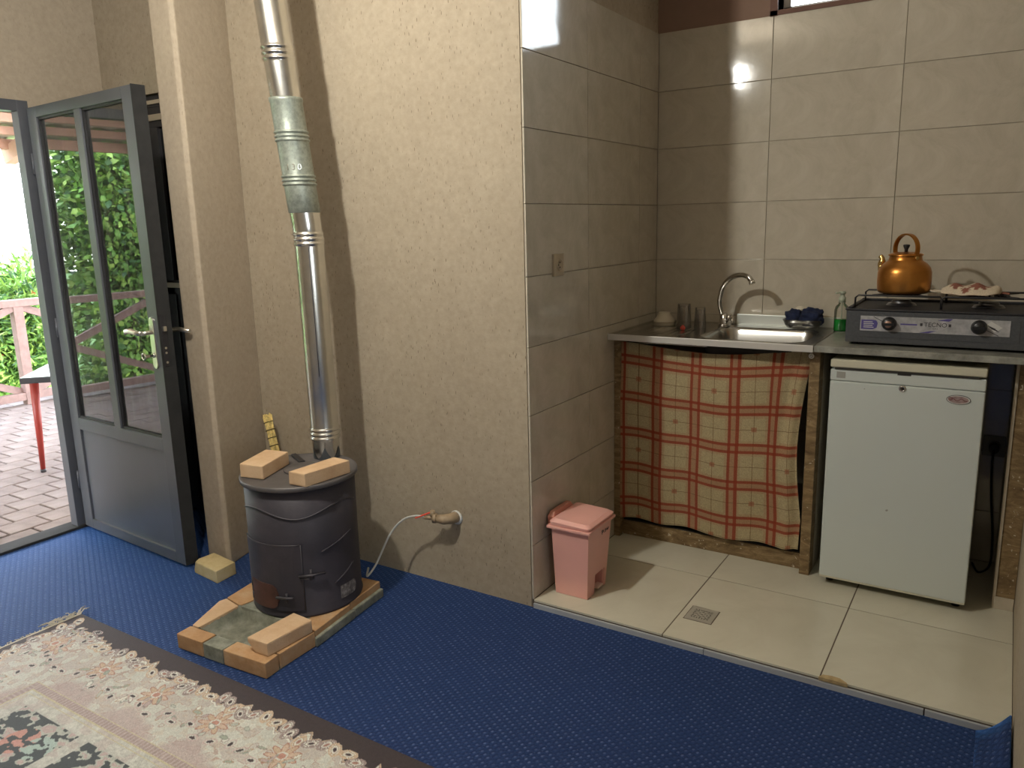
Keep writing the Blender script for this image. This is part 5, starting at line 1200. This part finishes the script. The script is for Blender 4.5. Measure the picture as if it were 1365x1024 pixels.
m.box(RX0-0.008, RY0, 0.001, RX0+0.001, RY1, 0.0085)
for k in range(210):
    y = RY0+(RY1-RY0)*k/209+r_.uniform(-.002, .002); L_ = r_.uniform(0.012, 0.032); dy = r_.uniform(-0.02, 0.02)
    m.tube([(RX0-0.004, y, 0.006), (RX0-0.004-L_*0.5, y+dy*0.6, 0.006+r_.random()*0.006), (RX0-0.004-L_, y+dy, 0.003)], 0.0016, 4)
for k in range(34):   # tangled tuft at the corner
    y = RY1-r_.uniform(0.0, 0.10)**1.0; a = r_.uniform(-1.2, 1.2); p0 = Vector((RX0-0.004, y, 0.006)); p1 = p0+Vector((-0.02*r_.random()-0.006, 0.03*math.sin(a), 0.006+0.008*r_.random())); p2 = p1+Vector((-0.018*r_.random(), 0.025*math.sin(a*2.1), -0.006))
    m.tube([p0, p1, p2], 0.0016, 4)
o = m.build('fringe', M_FRINGE, rg, fix=False); o['kind'] = 'stuff'

# ================================================================== OUTSIDE: VERANDA
VX = -7.22
vf = MB(); vf.box(-7.45, -4.0, -0.12, XD-0.09, 6.5, -0.034); vfl = S(vf, 'floor_veranda', M_PAVER_GROUT)
bw_, bl_ = 0.166, 0.205
base = MB(); base.box(-bw_/2+0.004, -bl_/2+0.004, -0.012, bw_/2-0.004, bl_/2-0.004, 0.012); pm = base.mesh('brick', M_PAVER)
bm = bmesh.new(); bm.from_mesh(pm); bmesh.ops.recalc_face_normals(bm, faces=bm.faces); bmesh.ops.bevel(bm, geom=[e for e in bm.edges if all(v.co.z > 0 for v in e.verts)], offset=0.004, segments=1, affect='EDGES'); bm.to_mesh(pm); bm.free()
cells = []
r_ = random.Random(4)
for i in range(21):
    for j in range(50):
        x = XD-0.10-bw_/2-i*bw_; y = -3.8+(j+0.5*(i % 2))*bl_; cells.append((x, y))
def visible(x, y): return 0.30*abs(x)*0.9 < y < 0.53*abs(x)+0.1
vis = [c for c in cells if visible(*c)][:290]; vs_ = set(vis)
for k, (x, y) in enumerate(vis):
    o = bpy.data.objects.new('brick', pm); COL.objects.link(o); o.parent = vfl; o.location = (x, y, -0.030+r_.uniform(-0.0015, 0.0015)); o.rotation_euler = (r_.uniform(-.006, .006), r_.uniform(-.006, .006), r_.uniform(-.01, .01))
m = MB()
for c in cells:
    if c in vs_: continue
    m.box(c[0]-bw_/2+0.004, c[1]-bl_/2+0.004, -0.04, c[0]+bw_/2-0.004, c[1]+bl_/2-0.004, -0.018+r_.uniform(-0.0015, 0.0015))
o = m.build('bricks', M_PAVER, vfl, fix=False); o['kind'] = 'stuff'
# railing
rl = thing('veranda_railing', (VX, 1.5, -0.03), 'weathered pinkish wooden veranda railing with crossed braces beyond the open door', 'railing')
ph_ = 0.86; posts = [-3.9+1.83*k for k in range(6)]
posts = [3.40-1.83*k for k in range(4)][::-1]+[5.23]
for y in posts: m = MB(); m.box(VX-0.04, y-0.04, -0.034, VX+0.04, y+0.04, 0.845); m.build('post', M_WOOD_PINK, rl, bevel=0.003)
m = MB(); m.box(VX-0.05, -2.3, 0.835, VX+0.05, 5.8, 0.895); m.build('top_rail', M_WOOD_PINK, rl, bevel=0.004)
m = MB(); m.box(VX-0.035, -2.3, 0.02, VX+0.035, 5.8, 0.085); m.build('bottom_rail', M_WOOD_PINK, rl, bevel=0.004)
for a, b in zip(posts[:-1], posts[1:]):
    for p, q in (((VX+0.012, a+0.04, 0.09), (VX+0.012, b-0.04, 0.83)), ((VX-0.030, a+0.04, 0.83), (VX-0.030, b-0.04, 0.09))): m = MB(); m.bar(p, q, 0.040, 0.062, up=(0, 0, 1)); m.build('brace', M_WOOD_PINK, rl)
# veranda roof: sheet on battens
rf = thing('veranda_roof', (-5.5, 1.0, 2.2), 'pinkish timber and pale sheet roof over the veranda', 'roof')
def rz(x): return 2.205+0.27*(7.35+x)
m = MB(); vs = []; n = 300
ys = [-4.2+10.8*k/n for k in range(n+1)]
for y in ys:
    dz = 0.012*math.sin(y*2*PI/0.18); vs += [(-7.45, y, rz(-7.45)+0.045+dz), (XD-0.10, y, rz(XD-0.1)+0.045+dz), (XD-0.10, y, rz(XD-0.1)+0.052+dz), (-7.45, y, rz(-7.45)+0.052+dz)]
m.add(vs, [(4*k+i, 4*k+(i+1) % 4, 4*k+4+(i+1) % 4, 4*k+4+i) for k in range(n) for i in range(4)], True); m.build('roof_sheet', M_SHEET, rf, fix=False)
xs = -7.33; k = 0
while xs < XD-0.2:
    zz = rz(xs); hgt = 0.085 if k == 0 else 0.062
    m = MB(); m.box(xs-0.03, -4.2, zz-hgt+0.03, xs+0.03, 6.6, zz+0.03); m.build('batten', M_BEAM, rf); xs += 0.26 if k < 8 else 0.6; k += 1
for y in (-2.6, -0.35, 1.4, 3.62, 5.6):
    m = MB(); m.bar((-7.42, y, rz(-7.42)-0.085), (XD-0.10, y, rz(XD-0.1)-0.085), 0.09, 0.13); m.build('rafter', M_BEAM, rf)
# table
tb = thing('veranda_table', (-5.1, 2.8, -0.02), 'low veranda table with glossy top and tapered red legs', 'table')
m = MB(); m.prism([(-4.815, 2.225), (-4.263, 2.801), (-4.767, 3.284), (-5.319, 2.708)], 0.585, 0.618)
m.build('table_edge', M_BLACKPAINT, tb, bevel=0.003)
m = MB(); m.prism([(-4.816, 2.231), (-4.269, 2.801), (-4.767, 3.278), (-5.313, 2.708)], 0.6181, 0.6215); m.build('table_top', M_TABLETOP, tb)
for fx, fy, tx, ty in ((-5.00, 2.37, -4.90, 2.345), (-4.38, 2.80, -4.42, 2.80), (-4.78, 3.17, -4.77, 3.13), (-5.22, 2.74, -5.18, 2.73)):
    m = MB(); m.tube([(fx, fy, 0.0), (tx, ty, 0.586)], [0.014, 0.026], 12); lg = m.build('leg', M_REDLEG, tb); m = MB(); m.cyl((fx, fy, -0.018), (fx, fy, 0.004), 0.0155, 12); m.build('leg_tip', M_BLACKPAINT, lg)
# slipper at the door sill
sl = thing('slipper', (-4.08, 1.655, -0.016), 'toe of a dark blue rubber slipper outside the door sill', 'slipper', rot=(0, 0, 0.5)); ORG[sl.name] = (0, 0, 0)
def sole(s, z): return [(s*0.045*math.cos(a)*(1.0 if math.sin(a) > 0 else 0.8), s*0.125*math.sin(a)-0.09, z) for a in [2*PI*k/24 for k in range(24)]]
slab('sole', [sole(0.97, 0.0), sole(1.0, 0.006), sole(1.0, 0.02), sole(0.96, 0.024)], M_SHOE, sl)
m = MB(); vs = []; n1, n2 = 12, 8
for i in range(n1+1):
    a = PI*i/n1
    for j in range(n2+1):
        yy = -0.07+0.10*j/n2; ww = 0.045*math.sqrt(max(0.02, 1-((yy+0.09)/0.125)**2)); hh = 0.052*(1-0.75*(j/n2)**2); vs.append((ww*math.cos(a), yy, 0.018+hh*math.sin(a)))
m.add(vs, [(i*(n2+1)+j, (i+1)*(n2+1)+j, (i+1)*(n2+1)+j+1, i*(n2+1)+j+1) for i in range(n1) for j in range(n2)], True); o = m.build('strap', M_SHOE, sl, fix=False); mo = o.modifiers.new('t', 'SOLIDIFY'); mo.thickness = 0.004
m = MB(); m.tube([(0.043*math.cos(a), -0.07, 0.020+0.053*math.sin(a)) for a in [PI*i/14 for i in range(15)]], 0.003, 6); m.build('strap_trim', M_SHOE_LIGHT, sl)

# garden beyond
gm = MB(); gm.box(-60, -50, -1.3, -7.5, 60, -1.2); tag(gm.build('garden_ground', M_GRASS), None, None, kind='structure')
def foliage_mesh(blobs, n, size, seed, droop=0.3, mats=(M_LEAF, M_LEAF2, M_LEAF_DARK), feather=False):
    """leaves scattered through the blobs (x, y, z, rx, ry, rz); each leaf a small folded blade"""
    rs = np.random.RandomState(seed); B = np.array(blobs, float); wts = B[:, 3]*B[:, 4]*B[:, 5]; wts /= wts.sum()
    idx = rs.choice(len(B), n, p=wts); v = rs.normal(size=(n, 3)); v /= np.linalg.norm(v, axis=1)[:, None]
    r = rs.rand(n, 1)**0.45; c = B[idx, :3]+v*B[idx, 3:]*r
    out = v*np.array([1, 1, 0.7])+rs.normal(scale=0.55, size=(n, 3)); out[:, 2] -= droop*rs.rand(n); out /= np.linalg.norm(out, axis=1)[:, None]
    sdv = np.cross(out, rs.normal(size=(n, 3))); sdv /= np.linalg.norm(sdv, axis=1)[:, None]
    L = size*(0.6+0.8*rs.rand(n, 1)); W = L*(0.10 if feather else 0.30)
    nn = np.cross(out, sdv); a = c; b = c+out*L*0.5+sdv*W; d = c+out*L*0.5-sdv*W; e = c+out*L-nn*L*0.12; mid = c+out*L*0.5+nn*L*0.06
    P = np.stack([a, b, mid, d, e], 1).reshape(-1, 3); k = np.arange(n)[:, None]*5
    F = np.concatenate([k+[0, 1, 2], k+[1, 4, 2], k+[0, 2, 3], k+[2, 4, 3]], 1).reshape(-1, 3)
    me = bpy.data.meshes.new('foliage'); me.vertices.add(len(P)); me.vertices.foreach_set('co', P.astype(np.float32).ravel())
    me.loops.add(F.size); me.loops.foreach_set('vertex_index', F.ravel().astype(np.int32)); me.polygons.add(len(F)); me.polygons.foreach_set('loop_start', (np.arange(len(F))*3).astype(np.int32))
    for m_ in mats: me.materials.append(m_)
    hue = rs.choice(len(mats), n, p=[0.5, 0.3, 0.2][:len(mats)] if len(mats) == 3 else None); me.polygons.foreach_set('material_index', np.repeat(hue, 4).astype(np.int32))
    me.update(calc_edges=True); return me
def plant(name, base, blobs, n, size, seed, label, cat, group=None, mats=(M_LEAF, M_LEAF2, M_LEAF_DARK), feather=False, flowers=0, trunk=0.05):
    t = thing(name, base, label, cat, group); b0 = Vector(base)
    me = foliage_mesh([(x-b0.x, y-b0.y, z-b0.z, a, b, c) for x, y, z, a, b, c in blobs], n, size, seed, mats=mats, feather=feather)
    o = bpy.data.objects.new('foliage', me); COL.objects.link(o); o.parent = t; o['kind'] = 'stuff'
    m = MB(); m.tube([b0, (b0.x, b0.y, (b0.z+blobs[0][2])/2), (blobs[0][0], blobs[0][1], blobs[0][2])], [trunk*1.2, trunk, trunk*0.5], 8)
    for x, y, z, a, b, c in blobs[1:]: m.tube([(b0.x, b0.y, b0.z+0.35*(z-b0.z)), (x, y, z)], [trunk*0.6, trunk*0.25], 6)
    m.build('trunk', M_BARK, t)
    if flowers:
        r_ = random.Random(seed); m = MB()
        for k in range(flowers):
            q = blobs[r_.randrange(len(blobs))]; a = r_.uniform(0, 2*PI); p = Vector((q[0]+q[3]*0.8*math.cos(a), q[1]+q[4]*0.8*math.sin(a), q[2]+q[5]*r_.uniform(0, 0.9)))
            for j in range(5): b = 2*PI*j/5; m.add([p, p+Vector((0.01, 0.035*math.cos(b), 0.035*math.sin(b))), p+Vector((0.02, 0.035*math.cos(b+0.8), 0.035*math.sin(b+0.8)))], [(0, 1, 2)])
        o = m.build('blossoms', M_RED_FLOWER, t, fix=False); o['kind'] = 'stuff'
    return t
GT = 'garden shrubs beyond the railing'
plant('conifer_shrub', (-8.3, 3.72, -1.2), [(-8.3, 3.75, 0.25, 0.50, 0.34, 0.75), (-8.2, 3.95, 0.55, 0.40, 0.28, 0.7), (-8.4, 3.55, 0.1, 0.40, 0.3, 0.6)], 9000, 0.13, 3, 'feathery green shrub with a few red blossoms straight behind the railing', 'shrub', GT, (M_LEAF, M_LEAF2, M_LEAF_DARK), True, 14)
plant('conifer_shrub', (-9.3, 4.75, -1.2), [(-9.3, 4.8, 0.4, 0.7, 0.6, 0.9), (-9.2, 5.3, 0.7, 0.6, 0.6, 0.9)], 8000, 0.14, 5, 'taller green shrub behind the railing, half hidden by the grey door', 'shrub', GT, (M_LEAF, M_LEAF2, M_LEAF_DARK), True)
plant('leafy_shrub', (-8.6, 2.9, -1.2), [(-8.6, 2.75, -0.35, 0.5, 0.36, 0.55), (-8.9, 2.5, -0.3, 0.45, 0.4, 0.6)], 5000, 0.12, 8, 'low bright green shrub behind the bottom rail at the left edge', 'shrub', GT, (M_LEAF2, M_LEAF, M_LEAF_DARK))
# trees in front of the door, seen mirrored in its glass
LT = ('broad leafy tree straight beyond the railing, mirrored in the door glass', 'taller leafy tree mirrored in the left pane of the door', 'tallest leafy tree mirrored in the upper right pane of the door', 'wide leafy tree at the far end of the veranda, mirrored in the door', 'small leafy tree at the back, mirrored in the door glass by the lock')
for i, (x, y, h, rr, sd_) in enumerate(((-9.0, 0.95, 2.3, 0.80, 21), (-9.2, -0.85, 2.8, 0.82, 22), (-9.4, -2.7, 3.2, 0.85, 23), (-9.3, -4.7, 3.1, 0.95, 24), (-12.2, 0.9, 3.6, 1.5, 25))):
    bl = [(x, y, h*0.35, rr, rr, h*0.55), (x+0.1, y+0.12, h*0.75, rr*0.75, rr*0.7, h*0.4), (x-0.1, y-0.12, h*0.6, rr*0.7, rr*0.8, h*0.45), (x+0.05, y, -0.5, rr*0.9, rr*0.9, 0.7)]
    plant('garden_tree', (x, y, -1.2), bl, 20000, 0.095, sd_, LT[i], 'tree', 'garden trees mirrored in the door', trunk=0.08)
